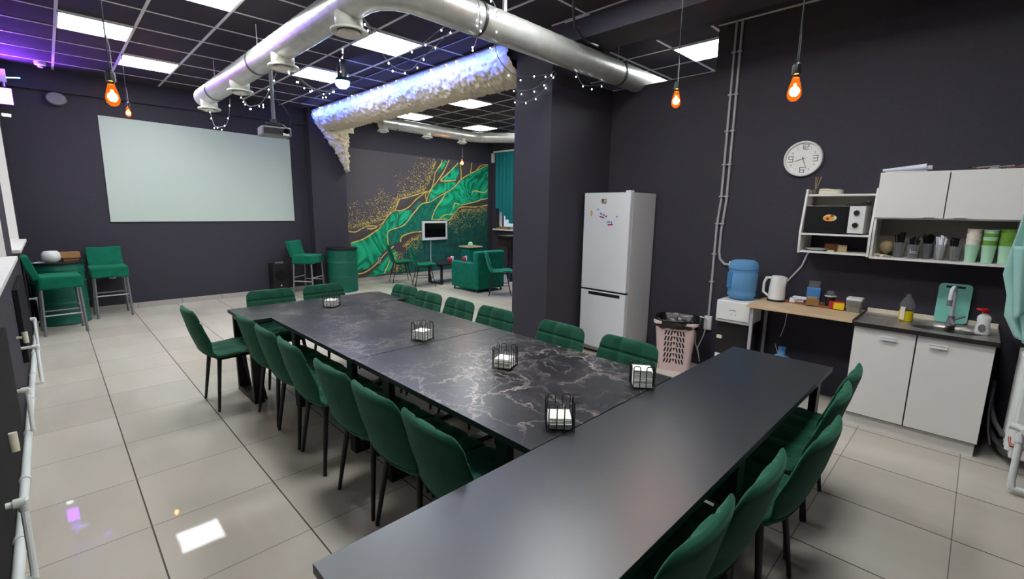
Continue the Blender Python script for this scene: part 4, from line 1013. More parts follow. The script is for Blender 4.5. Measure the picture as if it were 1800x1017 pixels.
# ================================================================ MICROWAVE SHELF
t = thing('microwave_shelf', 'white open wall shelf holding the microwave, left of the wall cupboard', 'shelf', (4.88, .9, 1.35))
y0, y1 = .632, 1.145
for ya, yb, nm in ((y1 - .016, y1, 'side_panel'), (y0, y0 + .016, 'side_panel')):
    b = MB(); b.prism([(4.8, 1.9), (4.715, 1.52), (4.73, 1.345), (5.02, 1.345), (5.02, 1.9)], 'y', ya, yb); b.build(nm, 'white', t)
for x0, z in ((4.8, 1.84), (4.715, 1.505), (4.735, 1.35)):
    b = MB(); b.box(x0, 5.02, y0 + .016, y1 - .016, z, z + .016); b.build('board', 'white', t)
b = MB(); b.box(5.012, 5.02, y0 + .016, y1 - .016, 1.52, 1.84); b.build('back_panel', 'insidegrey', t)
t = thing('microwave', 'white microwave with black glass door inside the open wall shelf', 'microwave', (4.86, .93, 1.521))
my0, my1 = .69, 1.115; z0, z1 = 1.53, 1.755
b = MB(); b.box(4.745, 5.0, my0, my1, z0, z1); b.build('case', 'whiteplastic', t, bevel=.004)
b = MB(); b.box(4.725, 4.745, .80, my1, z0 + .002, z1 - .002); dd = b.build('door', 'screenblack', t, bevel=.002)
b = MB(); b.box(4.722, 4.745, my0, .798, z0 + .002, z1 - .002); b.build('control_panel', 'whiteplastic', t, bevel=.003)
for z in (1.70, 1.6):
    b = MB(); b.tube([(4.722, .748, z), (4.7, .748, z)], [.022, .018], 20); b.build('knob', 'blackplastic', t, smooth=True)
for x, y in ((4.76, my0 + .03), (4.76, my1 - .03), (4.98, my0 + .03), (4.98, my1 - .03)):
    b = MB(); b.cyl(x, y, 1.521, 1.531, .01, seg=10); b.build('foot', 'blackplastic', t)
t = thing('door_sticker', 'orange and cream picture sticker on the microwave door', 'sticker', (4.724, .92, 1.65))
def ell(cy, cz_, ry, rz, x, n=14): 
    b = MB(); b.prism([(cy + ry * math.cos(2 * PI * k / n), cz_ + rz * math.sin(2 * PI * k / n)) for k in range(n)], 'x', x, x + .001); return b
ell(.93, 1.655, .05, .028, 4.7238).build('base_print', 'cream', t); ell(.94, 1.65, .04, .022, 4.7228).build('orange_print', 'orange', t)
ell(.945, 1.648, .012, .012, 4.7218).build('red_print', 'redbox', t); ell(.915, 1.672, .016, .01, 4.7218).build('brown_print', 'brownwood', t)
b = MB(); b.tube([(4.8, .85, 1.762), (4.8, .74, 1.768), (4.8, .71, 1.78)], .005, 6); b.lathe([(.005, 1.768), (.02, 1.775), (.026, 1.79), (.022, 1.8), (.005, 1.785)], 4.8, .69, 16)
simple('ladle', 'blackplastic', 'black ladle lying on top of the microwave', 'ladle', b, smooth=True)
t = thing('reed_diffuser', 'little bottle of pale reeds on the microwave shelf, below the clock', 'reed diffuser', (4.86, 1.1, 1.857))
b = MB(); b.lathe([(.02, 1.857), (.02, 1.885), (.008, 1.895), (.008, 1.905)], 4.87, 1.095, 14); b.build('glass_bottle', 'olive', t, smooth=True)
for dx, dy in ((.01, .012), (-.01, -.015), (.015, -.03), (-.005, -.04), (.0, .0)):
    b = MB(); b.tube([(4.87, 1.095, 1.88), (4.87 + dx, 1.095 + dy, 2.01)], .0018, 5); b.build('reed', 'stick', t)
b = MB(); b.box(4.83, 4.98, .9, 1.06, 1.857, 1.885, rot=.05); b.box(4.835, 4.975, .905, 1.055, 1.886, 1.9, rot=-.02); bmesh.ops.subdivide_edges(b.bm, edges=b.bm.edges[:], cuts=3, use_grid_fill=True)
for v in b.bm.verts: v.co.z += noise.noise(v.co * 14) * .006 if v.co.z > 1.87 else 0
simple('folded_cloth', 'cream', 'folded cream cloth on top of the microwave shelf', 'cloth', b, smooth='all')
b = MB(); b.lathe([(.01, 1.367), (.05, 1.37), (.085, 1.385), (.088, 1.388), (.05, 1.378), (.01, 1.375)], 4.83, 1.02, 28); simple('plate', 'whiteplastic', 'white plate on the lowest board under the microwave', 'plate', b, smooth=True)
b = MB(); b.box(4.86, 4.92, .87, .97, 1.367, 1.43, rot=.4); simple('tea_carton', 'brownwood', 'dark brown carton behind the pale box under the microwave', 'box', b)
b = MB(); b.box(4.79, 4.84, .8, .86, 1.367, 1.425, rot=.3); simple('pale_box', 'stick', 'small pale cube box on the lowest board under the microwave', 'box', b)
b = MB(); b.box(4.78, 4.81, .885, .93, 1.367, 1.378, rot=.1); simple('spice_packet', 'cream', 'tiny flat packet beside the pale box under the microwave', 'packet', b)

# ================================================================ WALL CUPBOARD
t = thing('wall_cupboard', 'white wall cupboard with two flap doors above an open shelf', 'cupboard', (4.88, .22, 1.34))
y0, y1 = -.19, .628
for ya, yb in ((y1 - .016, y1), (y0, y0 + .016)):
    b = MB(); b.box(4.735, 5.02, ya, yb, 1.335, 2.015); b.build('side_panel', 'white', t)
for z in (1.335, 1.655, 1.999):
    b = MB(); b.box(4.735, 5.02, y0 + .016, y1 - .016, z, z + .016); b.build('board', 'white', t)
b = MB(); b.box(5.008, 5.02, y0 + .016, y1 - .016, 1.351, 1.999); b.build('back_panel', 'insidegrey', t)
for ya, yb, hy in ((.221, y1, .3), (y0, .217, .13)):
    b = MB(); b.box(4.717, 4.734, ya + .001, yb - .001, 1.665, 2.012); d_ = b.build('door', 'white', t, bevel=.002)
    b = MB(); b.box(4.695, 4.717, hy - .035, hy + .035, 1.668, 1.674); b.box(4.695, 4.7, hy - .035, hy + .035, 1.668, 1.684); b.build('handle', 'whiteplastic', d_, bevel=.001)
t = thing('paper_roll', 'rolled white papers lying on top of the wall cupboard', 'papers', (4.78, .47, 2.016))
b = MB(); b.box(4.73, 4.84, .35, .6, 2.016, 2.022, rot=-.05); b.tube([(4.74, .62, 2.032), (4.74, .36, 2.05)], [.01, .022], 12); b.tube([(4.79, .6, 2.034), (4.77, .33, 2.045)], [.012, .016], 12); b.build('sheets', 'paper', t, smooth=True)
t = thing('cutlery_pile', 'jumble of metal utensils on the right of the wall cupboard top', 'utensils', (4.8, -.02, 2.016))
for k in range(9):
    a = random.uniform(-.5, .5); y = -.12 + .025 * k; b = MB(); b.tube([(4.76, y + .06, 2.022 + k * .0012), (4.77 + a * .08, y - .05, 2.035)], .005, 6); b.build('utensil', ['steel', 'brownwood', 'blackplastic'][k % 3], t, smooth=True)
b = MB(); b.lathe([(.005, 2.02), (.03, 2.02), (.034, 2.036), (.03, 2.036)], 4.78, -.0, 16); b.build('small_dish', 'paper', t, smooth=True)
# things on the open shelf
ZS = 1.3515
def tumbler(x, y, label, r0, r1, h, contents, cm, nst=12, length=.13, mt='clear'):
    t = thing('cutlery_tumbler', label, 'cup', (x, y, ZS), 0, 'clear tumblers on the open shelf')
    b = MB(); b.lathe([(r0, ZS), (r1, ZS + h), (r1 - .0015, ZS + h), (r0 - .002, ZS + .003)], x, y, 24, cap=False); b.lathe([(.003, ZS), (r0, ZS + .001)], x, y, 24); b.build('tumbler', mt, t, smooth=True)
    for k in range(nst):
        a = random.uniform(0, 2 * PI); q = random.uniform(0, .8); dx, dy = math.cos(a) * q, math.sin(a) * q
        b = MB(); zt = ZS + length * random.uniform(.85, 1.05)
        b.tube([(x + dx * r0 * .7, y + dy * r0 * .7, ZS + .005), (x + dx * r1 * 1.1, y + dy * r1 * 1.1, zt - .02), (x + dx * r1 * 1.2, y + dy * r1 * 1.2, zt)], [.0035, .0045, .0075], 5)
        b.build(contents, cm, t)
tumbler(4.85, .455, 'clear tumbler of black plastic forks, leftmost on the open shelf', .033, .042, .12, 'fork', 'blackplastic', 24, .195)
tumbler(4.83, .367, 'clear tumbler of black spoons with one white strip, second on the open shelf', .032, .041, .11, 'spoon', 'blackplastic', 14, .17)
tumbler(4.9, .29, 'dark tumbler crowded with black spoons, between two clear ones', .031, .04, .12, 'spoon', 'blackplastic', 26, .185)
tumbler(4.83, .212, 'clear tumbler of white plastic cutlery in the middle of the open shelf', .031, .039, .12, 'cutlery_handle', 'paper', 22, .18)
tumbler(4.84, .128, 'clear tumbler of black knives, nearest the cup stacks', .029, .039, .11, 'knife', 'blackplastic', 18, .17)
simple('name_card', 'paper', 'small white lettered strip on the second tumbler', 'label', MB().box(4.785, 4.7865, .34, .385, ZS + .045, ZS + .047).box(4.785, 4.7865, .345, .378, ZS + .055, ZS + .0575).box(4.785, 4.7865, .38, .3825, ZS + .044, ZS + .075))
t = thing('foil_packets', 'crumpled silver and beige packets at the left end of the open shelf', 'packets', (4.8, .55, ZS))
for k in range(7):
    b = MB(); b.box(4.75 + .01 * k, 4.79 + .01 * k, .49 + .016 * k, .53 + .016 * k, ZS + .001, ZS + .012 + .003 * (k % 3), rot=k * .7, tilt=(.1, .15)); b.build('packet', ['steel', 'stick', 'cream'][k % 3], t)
b = MB(); b.lathe([(.005, ZS + .02), (.04, ZS + .04), (.05, ZS + .09), (.03, ZS + .12), (.005, ZS + .13)], 4.92, .545, 18); b.build('paper_bag', 'stick', t, smooth='all')
for cx_, cols, lbl in ((.04, ['cupmint', 'cupcream'], 'cream topped'), (-.047, ['cupmint', 'cupgreen'], 'striped green'), (-.132, ['cupmint', 'cupgreen'], 'solid green topped')):
    base = None; cy = cx_
    specs = [('cupmint', 0, 1)] + ([('cupcream', .036 * k, 1) for k in (1, 2, 3)] if 'cream' in lbl else [('cupgreen' if k % 2 else 'cupmint', .026 * k, 1) for k in (1, 2, 3, 4)] if 'striped' in lbl else [('cupgreen', .028 * k, 1) for k in (1, 2, 3, 4)])
    for j, (m_, dz, _) in enumerate(specs):
        z0 = ZS + .001 + (dz if j == 0 else dz + .008)
        hh = .125
        b = MB(); b.lathe([(.03, z0), (.0405, z0 + hh), (.0392, z0 + hh), (.0285, z0 + .003)], 4.83, cy, 28, cap=False); b.lathe([(.002, z0 + .002), (.0295, z0 + .002)], 4.83, cy, 28, cap=False)
        b.lathe([(.0405, z0 + hh - .004), (.042, z0 + hh), (.0405, z0 + hh + .003)], 4.83, cy, 28, cap=False)
        where = ['bottom cup', 'second cup', 'third cup', 'fourth cup', 'fifth cup'][j]
        simple('paper_cup', m_, f'{where} from the shelf in the {lbl} stack of paper cups', 'cup', b, smooth=True)['group'] = f'{lbl} stack of paper cups'

# ================================================================ CLOCK
CX, CY, CZ, CR = WX - .001, 1.255, 2.185, .158
t = thing('wall_clock', 'round white wall clock above the microwave shelf', 'clock', (CX, CY, CZ))
def wallconv(b):
    for v in b.bm.verts: v.co = Vector((CX - v.co.z, CY - v.co.x, CZ + v.co.y))
    return b
wallconv(MB().lathe([(CR, 0), (CR, .03), (CR - .006, .036), (CR - .016, .034), (CR - .017, .022)], 0, 0, 64, cap=False)).build('rim', 'whiteplastic', t, smooth=True)
wallconv(MB().lathe([(.002, .02), (CR - .012, .02), (CR - .012, .018)], 0, 0, 64)).build('dial', 'clockface', t)
SEG = {'1': ((1, 0, 1, 2),), '2': ((0, 2, 1, 2), (1, 1, 1, 2), (0, 1, 1, 1), (0, 0, 0, 1), (0, 0, 1, 0)), '3': ((0, 2, 1, 2), (1, 0, 1, 2), (0, 1, 1, 1), (0, 0, 1, 0)), '6': ((0, 2, 1, 2), (0, 0, 0, 2), (0, 1, 1, 1), (1, 0, 1, 1), (0, 0, 1, 0)),
       '9': ((0, 2, 1, 2), (0, 1, 0, 2), (0, 1, 1, 1), (1, 0, 1, 2), (0, 0, 1, 0)), '4': ((0, 1, 0, 2), (0, 1, 1, 1), (1, 0, 1, 2)), '5': ((0, 2, 1, 2), (0, 1, 0, 2), (0, 1, 1, 1), (1, 0, 1, 1), (0, 0, 1, 0)), '7': ((0, 2, 1, 2), (1, 0, 1, 2)),
       '8': ((0, 2, 1, 2), (0, 0, 0, 2), (1, 0, 1, 2), (0, 1, 1, 1), (0, 0, 1, 0)), '0': ((0, 2, 1, 2), (0, 0, 0, 2), (1, 0, 1, 2), (0, 0, 1, 0))}
def digit(ch, cx, cy, w_, h_, s_):
    b = MB()
    def mk(x0, y0, x1, y1, o):
        X0, X1 = cx - w_ / 2 + x0 * w_, cx - w_ / 2 + x1 * w_; Y0_, Y1_ = cy - h_ / 2 + y0 * h_ / 2, cy - h_ / 2 + y1 * h_ / 2
        b.box(min(X0, X1) - s_, max(X0, X1) + s_, min(Y0_, Y1_) - s_, max(Y0_, Y1_) + s_, .0202 + o, .0212 + o)
    for k, q in enumerate(SEG[ch]): mk(*q, 0)
    return b
for txt, cx, cy, w_, h_ in (('12', 0, .105, .03, .042), ('3', .1, 0, .036, .05), ('6', 0, -.1, .036, .045), ('9', -.1, 0, .036, .05)):
    for k, ch in enumerate(txt):
        ox = cx + (k - (len(txt) - 1) / 2) * .042
        wallconv(digit(ch, ox, cy, w_, h_, .003)).build('digit', 'clockgrey', t)
for n in (1, 2, 4, 5, 7, 8, 10, 11):
    a = n * 30 * D; s2 = str(n)
    for k, ch in enumerate(s2): wallconv(digit(ch, .108 * math.sin(a) + (k - (len(s2) - 1) / 2) * .012, .108 * math.cos(a), .008, .014, .0011)).build('small_digit', 'clockgrey', t)
def hand(deg, L0, L1, w_, nm, z):
    b = MB(); b.box(-w_, w_, -L0, L1, z, z + .0015); R = Matrix.Rotation(-deg * D, 4, 'Z')
    for v in b.bm.verts: v.co = R @ v.co
    wallconv(b).build(nm, 'clockgrey', t)
hand(252, .02, .07, .003, 'hour_hand', .023); hand(158, .02, .095, .0022, 'minute_hand', .0255)
wallconv(MB().cyl(0, 0, .021, .03, .006)).build('centre_cap', 'clockgrey', t)

# ================================================================ RIGHT EDGE: RADIATOR, PIPES, TOWEL
t = thing('radiator', 'white panel radiator at the right edge of the photo, beside the sink cupboard', 'radiator', (4.35, -.36, .11))
b = MB(); b.box(4.3, 4.72, -.42, -.31, .13, .84); b.build('body', 'pipe', t, bevel=.01)
b = MB()
for k in range(5): b.tube([(4.35 + k * .08, -.305, .17), (4.35 + k * .08, -.305, .8)], .018, 8)
b.build('panel_ribs', 'pipe', t, smooth=True)
b = MB(); b.box(4.62, 4.72, -.36, -.3, .842, .875); b.build('top_cap', 'sky_blue', t, bevel=.01)
b = MB()
for x in (4.4, 4.62): b.box(x - .02, x + .02, -.45, -.41, .4, .7)
b.build('wall_bracket', 'pipe', t)
t = thing('radiator_pipe', 'white heating pipe with valve dropping to the floor at the right edge', 'pipe', (4.0, -.32, 0))
b = MB(); b.tube([(3.94, -.33, .44), (4.0, -.33, .44), (4.03, -.325, .42), (4.03, -.325, .1), (4.03, -.33, .05), (4.03, -.36, .045), (4.03, -.45, .045)], .017, 12); b.build('pipe', 'pipe', t, smooth=True)
b = MB(); b.tube([(4.03, -.325, .4), (4.03, -.325, .35)], .026, 16); b.tube([(4.03, -.325, .43), (4.03, -.27, .44)], .022, 14); b.build('valve', 'whiteplastic', t, smooth=True)
t = thing('drain_hose', 'grey waste hoses curling beside the sink cupboard', 'hose', (4.6, -.25, .02))
b = MB(); b.tube([(4.75, -.2, .52), (4.72, -.2, .42), (4.66, -.21, .33), (4.6, -.235, .26), (4.5, -.28, .21), (4.45, -.36, .2), (4.45, -.45, .2)], .015, 12); b.build('upper_hose', 'rubberhose', t, smooth=True)
b = MB(); b.tube([(4.85, -.2, .25), (4.72, -.22, .17), (4.6, -.26, .12), (4.5, -.33, .08), (4.45, -.45, .07)], .015, 12); b.build('lower_hose', 'rubberhose', t, smooth=True)
b = MB(); b.tube([(4.6, -.2, .5), (4.58, -.195, .35), (4.56, -.21, .2), (4.5, -.23, .12)], .006, 8); b.build('thin_hose', 'rubberhose', t, smooth=True)
b = MB(); b.tube([(4.35, -.3, .27), (4.3, -.31, .22), (4.3, -.44, .22)], .009, 8); b.build('copper_end', 'copper', t, smooth=True)
t = thing('towel', 'mint towel hanging from a hook at the right end of the wall cupboard', 'towel', (4.62, -.26, .95))
b = MB()
def tw(u, v):
    z = 1.86 - v * .97
    # folds converge towards the hook, flare in the middle, taper to a corner at the bottom
    wv = [.12, .135, .15, .165, .17, .13, .12, .05]; f = v * 7; i = min(int(f), 6); k = f - i; hw = wv[i] * (1 - k) + wv[i + 1] * k
    yc = -.205 - .02 * math.sin(v * 5); s_ = (u - .5) * 2
    x = 4.5 + .02 * math.sin(u * 16 + v * 3) + s_ * hw * .35
    y = -.3 + s_ * hw + .012 * math.sin(u * 11 + 2 * v)
    return (x, y, z - .1 * (1 - u) * v * .5)
b.grid(tw, 50, 50); b.build('cloth', 'towel', t, smooth='all', solid=.008)
b = MB()
def tw2(u, v):
    z = 1.5 - v * .36; hw = .12 * (1 - v * .55); s_ = (u - .5) * 2
    return (4.46 + .015 * math.sin(u * 13), -.275 + s_ * hw, z - .12 * u * v)
b.grid(tw2, 30, 20); b.build('front_fold', 'towel', t, smooth='all', solid=.008)
b = MB(); b.tube([(4.5, -.44, 1.86), (4.5, -.3, 1.86), (4.5, -.28, 1.88)], .006, 8); b.build('hook', 'steel', t)

# ================================================================ LEFT WALL: PIPES AND FIXTURES
t = thing('heating_pipe', 'long white heating pipe running low along the left wall', 'pipe', (-.26, 5, 0))
b = MB(); b.tube([(-.268, .4, .06), (-.268, 9.4, .06)], .022, 14); b.build('main_pipe', 'pipe', t, smooth=True)
for y in (1.6, 2.4, 3.1, 3.8, 4.6, 5.4, 6.2, 7.1, 8.0):
    b = MB(); b.tube([(-.268, y, .06), (-.268, y + .03, .06)], .027, 14); b.build('clip', 'pipe', t)
def branch(y, z, reach, ylen, label):
    t = thing('pipe_branch', label, 'pipe', (-.26, y, 0), 0, 'white pipe branches along the left wall')
    b = MB(); b.tube([(-.3, y, z), (reach - .02, y, z), (reach, y, z - .02), (reach, y - ylen * .3, .13), (reach, y - ylen * .35, .1), (-.24, y - ylen * .35, .095)], .013, 10); b.build('pipe', 'pipe', t, smooth=True)
    b = MB(); b.tube([(reach - .03, y, z), (reach + .008, y, z)], .02, 12); b.tube([(reach, y, z + .008), (reach, y, z - .04)], .019, 12); b.build('elbow', 'pipe', t, smooth=True)
branch(5.9, .4, -.2, .4, 'white pipe elbow branch left of the chairs, with a long level arm from the wall')
branch(7.35, .4, -.235, .3, 'white pipe branch behind, just in front of the left bar stool')
branch(4.65, .37, -.24, .3, 'white pipe branch with a thick elbow, middle of the left wall')
branch(2.75, .42, -.21, .2, 'white pipe branch nearest the camera at the bottom left')
branch(8.9, .4, -.22, .3, 'white pipe branch farthest away, behind the left bar stool')
def head(y, z, label):
    b = MB(); b.tube([(-.3, y, z), (-.24, y, z)], .012, 10); b.tube([(-.25, y, z + .045), (-.245, y - .015, z - .05)], [.02, .017], 12)
    tag(b.build('thermostat_valve', 'cream', smooth=True), label, 'valve', 'cream valve heads on the left wall')
head(5.6, .56, 'cream valve head on the left wall beyond the middle pipe branch'); head(3.3, .5, 'cream valve head on the left wall near the camera')
t = thing('recess_sheet', 'dark sheet added for the dark recess under the near window on the left wall', 'radiator', (-.28, 4.0, .25), 0, 'dark recess sheets under the windows')
b = MB(); b.box(-.3, -.262, 2.2, 4.2, .25, .92); b.build('panel', 'mattblack', t, bevel=.006)  # added dark sheet stands for the wall recess, not a radiator
t = thing('recess_sheet', 'dark sheet added for the dark recess under the far window on the left wall', 'radiator', (-.28, 6.8, .25), 0, 'dark recess sheets under the windows')
b = MB(); b.box(-.3, -.262, 5.95, 7.2, .25, .92); b.build('panel', 'mattblack', t, bevel=.006)  # second added sheet darkening the recess, no radiator known here
t = thing('purple_floodlight', 'small purple glowing party light high in the left corner', 'party light', (-.2, 9.3, 3.0))
b = MB(); b.box(-.3, -.15, 9.32, 9.4, 2.94, 3.18); b.build('housing', 'blackplastic', t, bevel=.008)
b = MB(); b.box(-.29, -.16, 9.312, 9.32, 2.96, 3.16); b.build('lens', 'purple', t)
b = MB(); b.box(-.26, -.19, 9.3, 9.38, 3.24, 3.4); b.tube([(-.22, 9.34, 3.18), (-.22, 9.34, 3.26)], .012, 8); b.build('bracket', 'whiteplastic', t, bevel=.01)
b = MB(); b.tube([(-.28, 9.34, 3.29), (-.06, 9.34, 3.32)], .006, 6); b.build('blue_bracket_arm', 'blueled', t)  # bracket arm given a blue glow, though it is no lamp
ld = bpy.data.lights.new('purple_wash', 'SPOT'); ld.energy = 60; ld.color = (.25, .06, 1); ld.spot_size = 160 * D; ld.spot_blend = .6; ld.shadow_soft_size = .06
lo = bpy.data.objects.new('purple_wash', ld); C.objects.link(lo); lo.parent = t; lo.location = (0, -.12, .2); lo.rotation_euler = (-140 * D, 0, 10 * D)
t = thing('wall_fan', 'small round grey speaker disc on the wall right of the purple light', 'speaker', (.27, 9.6, 3.1))
b = MB(); b.lathe([(.01, .03), (.04, .034), (.1, .03), (.115, .0), (.115, -.0)], 0, 0, 28)
for v in b.bm.verts: v.co = Vector((.27 + v.co.x, 9.53 - v.co.z, 3.14 + v.co.y * .8))
b.build('disc', 'greyplastic', t, smooth=True)
b = MB(); b.tube([(.27, 9.62, 3.14), (.27, 9.53, 3.14)], .015, 8); b.build('mount', 'blackmetal', t)
b = MB(); b.lathe([(.06, 3.54), (.058, 3.5), (.03, 3.49), (.025, 3.47)], .15, 9.2, 24); simple('smoke_detector', 'whiteplastic', 'white smoke detector on the ceiling near the left corner', 'smoke detector', b, smooth=True)
t = thing('led_glint', 'tiny white LED strip glint by the far window top on the left wall', 'LED strip', (-.27, 9.1, 2.8))
b = MB(); b.box(-.3, -.25, 9.25, 9.31, 2.79, 2.83); b.build('housing', 'blackplastic', t)
b = MB(); b.box(-.28, -.2, 9.24, 9.25, 2.795, 2.825); b.build('lens', 'led', t)  # glowing block drawn for the glint of an LED strip

# ================================================================ PENDANT BULBS
def pendant(x, y, zb, label, clip=True):
    t = thing('pendant_bulb', label, 'pendant lamp', (x, y, zb), 0, 'amber filament pendant bulbs')
    b = MB(); b.lathe([(.002, zb), (.014, zb + .003), (.027, zb + .016), (.032, zb + .034), (.031, zb + .05), (.024, zb + .08), (.017, zb + .105), (.0145, zb + .118)], x, y, 24, cap=False); b.build('glass_bulb', 'amber', t, smooth='all')
    b = MB()
    for k in range(6):
        a = k * PI / 3; b.tube([(x + .004 * math.cos(a), y + .004 * math.sin(a), zb + .085), (x + .012 * math.cos(a), y + .012 * math.sin(a), zb + .026)], .0016, 5)
    b.build('filament', 'filament', t)
    b = MB(); b.lathe([(.0155, zb + .113), (.0165, zb + .125), (.021, zb + .128), (.021, zb + .16), (.018, zb + .175), (.006, zb + .185)], x, y, 20); b.build('socket', 'blackplastic', t, smooth=True)
    b = MB(); b.tube([(x, y, zb + .18), (x, y, H)], .0035, 8); b.build('cord', 'wire', t)
    if clip:
        b = MB(); b.tube([(x + .004, y, zb + .36), (x + .012, y, zb + .3), (x + .012, y, zb + .19), (x + .022, y, zb + .165), (x + .022, y, zb + .13)], .0022, 6); b.build('cord_loop', 'conduit', t)
    ld = bpy.data.lights.new('bulb_glow', 'POINT'); ld.energy = 4.5; ld.color = (1, .5, .15); ld.shadow_soft_size = .03
    lo = bpy.data.objects.new('bulb_glow', ld); C.objects.link(lo); lo.parent = t; lo.location = (0, 0, .05)
pendant(.32, 3.4, 2.205, 'large amber filament bulb at the upper left, beside the projection screen corner')
pendant(.88, 7.9, 2.78, 'small distant amber bulb hanging just in front of the projection screen top left')
pendant(3.33, 1.69, 2.43, 'amber filament bulb hanging in front of the dark partition, above the fridge')
pendant(2.74, .76, 2.245, 'brightest amber filament bulb on the right, hanging above and left of the clock')
pendant(6.2, 7.75, 2.56, 'amber filament bulb in front of the green mural')

# ================================================================ FAIRY LIGHTS
def fairy(label, pts, n, drop=True):
    P = [Vector(p) for p in pts]
    t = thing('fairy_lights', label, 'string lights', P[0], 0, 'white fairy light strings')
    path = []
    for i in range(len(P) - 1):
        p0, p1, p2, p3 = P[max(i - 1, 0)], P[i], P[i + 1], P[min(i + 2, len(P) - 1)]
        for k in range(5): u = k / 5; path.append(.5 * ((2 * p1) + (p2 - p0) * u + (2 * p0 - 5 * p1 + 4 * p2 - p3) * u * u + (3 * p1 - p0 - 3 * p2 + p3) * u ** 3))
    path.append(P[-1]); b = MB(); b.tube(path, .0035, 5); b.build('wire', 'greyplastic', t)
    for k in range(n):
        p = path[int((k + .5) / n * (len(path) - 1))] + Vector((random.uniform(-.02, .02), random.uniform(-.02, .02), -.035 * random.random() - .008))
        b = MB(); b.lathe([(.002, p.z - .007), (.006, p.z), (.002, p.z + .008)], p.x, p.y, 8); b.build('bulb', 'led', t)
    return t
fairy('fairy light loop hanging from the far end of the silver duct', [(1.72, 7.6, 2.97), (1.72, 7.52, 2.84), (1.72, 7.4, 2.72), (1.72, 7.1, 2.68), (1.72, 6.86, 2.68), (1.72, 6.7, 2.78), (1.72, 6.6, 2.95)], 8)
fairy('fairy light swag between the second and third air diffusers', [(1.72, 6.2, 2.95), (1.72, 6.05, 2.84), (1.72, 5.9, 2.77), (1.72, 5.6, 2.74), (1.72, 5.42, 2.76), (1.72, 5.2, 2.84), (1.72, 5.0, 2.95)], 11)
fairy('fairy light swag right of the third air diffuser, above the projector', [(1.82, 4.95, 3.0), (1.9, 4.9, 2.9), (1.98, 4.85, 2.84), (2.08, 4.8, 2.79), (2.16, 4.78, 2.82), (2.2, 4.85, 2.88)], 8)
fairy('second strand of fairy lights beside the third air diffuser', [(1.8, 5.0, 3.04), (1.92, 5.0, 2.96), (2.05, 5.0, 2.88), (2.2, 5.0, 2.87), (2.3, 5.0, 2.92)], 5)
fairy('long fairy light swag under the light panel beside the duct bend', [(1.82, 3.4, 3.03), (1.9, 3.4, 2.92), (1.98, 3.4, 2.81), (2.08, 3.4, 2.76), (2.2, 3.4, 2.78), (2.3, 3.4, 2.88), (2.4, 3.3, 3.0), (2.45, 3.15, 3.1), (2.5, 2.92, 3.2)], 10)
fairy('higher fairy light swag under the panel at the duct bend', [(1.82, 3.45, 3.08), (1.95, 3.45, 2.98), (2.1, 3.45, 2.92), (2.25, 3.4, 2.95), (2.4, 3.25, 3.1), (2.52, 2.93, 3.22)], 8)
fairy('fairy light strands wrapped over the front of the duct bend', [(2.48, 2.95, 3.31), (2.5, 2.91, 3.2), (2.52, 2.93, 3.08), (2.62, 3.1, 3.0), (2.75, 3.3, 3.05)], 6)
fairy('fairy light strand from the duct to the top of the fluffy beam', [(2.66, 2.95, 3.31), (2.68, 2.91, 3.2), (2.85, 3.1, 3.0), (3.2, 3.25, 2.92), (3.55, 3.3, 2.98), (3.8, 3.34, 3.06)], 8)
fairy('fairy light strands draped across the head of the dark pillar', [(3.86, 3.95, 3.05), (3.87, 3.8, 2.98), (3.87, 3.6, 2.97), (3.87, 3.45, 3.02), (3.88, 3.33, 3.1)], 5)
fairy('lower fairy light strand crossing the head of the dark pillar', [(3.86, 3.93, 2.92), (3.86, 3.75, 2.85), (3.87, 3.55, 2.88), (3.87, 3.4, 2.98), (3.9, 3.32, 3.08)], 5)
fairy('fairy light tail under the duct in front of the partition', [(3.95, 3.1, 3.06), (4.1, 3.13, 2.98), (4.3, 3.13, 3.0), (4.5, 3.1, 3.06)], 4)
fairy('fairy light strand rising to the disco lamp', [(2.0, 4.2, 3.05), (2.2, 4.55, 3.2), (2.4, 5.0, 3.25), (2.6, 5.5, 3.35), (2.84, 5.95, 3.3)], 5)

# ================================================================ FAR ROOM FURNITURE
lc = make_chair('lounge_chair', 'velvet2', True)
lc.location = (5.62, 9.28, 0); lc.rotation_euler.z = -20 * D; lc['label'] = 'green velvet chair in the far room, farther of the pair before the mural'; lc['group'] = 'green chairs in the far room'
dup(lc, (5.72, 8.5, 0), -25 * D, 'green velvet chair in the far room, nearer of the pair, side on before the mural')['group'] = 'green chairs in the far room'
dup(lc, (6.28, 6.66, 0), -42 * D, 'green velvet chair in the far room by the pillar, in front of the dark bar')['group'] = 'green chairs in the far room'
t = thing('television', 'small television with a white frame hanging on the mural', 'television', (7.0, 9.88, .88))
b = MB(); b.box(6.62, 7.38, 9.845, 9.893, .88, 1.36); b.build('frame', 'whitegloss', t, bevel=.008)
b = MB(); b.box(6.68, 7.32, 9.84, 9.846, .95, 1.31); b.build('display', 'screenblack', t)
b = MB(); b.tube([(6.88, 9.88, .88), (6.87, 9.88, .5), (6.88, 9.88, .2)], .008, 6); b.build('cable', 'whiteplastic', t)
t = thing('coffee_table', 'low black table on loop legs in front of the mural', 'table', (6.45, 8.6, 0))
b = MB(); b.box(6.02, 6.95, 8.3, 8.9, .43, .46); b.build('tabletop', 'topedge', t)
for x in (6.1, 6.87): frame_leg('x', x, 8.35, 8.85, .05, .03, .43).build('leg', 'blackmetal', t)
t = thing('armchair', 'boxy green armchair turned to the mural in the far room, its plain side to us', 'armchair', (6.36, 7.45, 0))
for x in (5.98, 6.6):
    b = MB(); b.box(x, x + .14, 7.12, 7.86, .06, .6); b.build('arm', 'velvet2', t, bevel=.03, bseg=3)
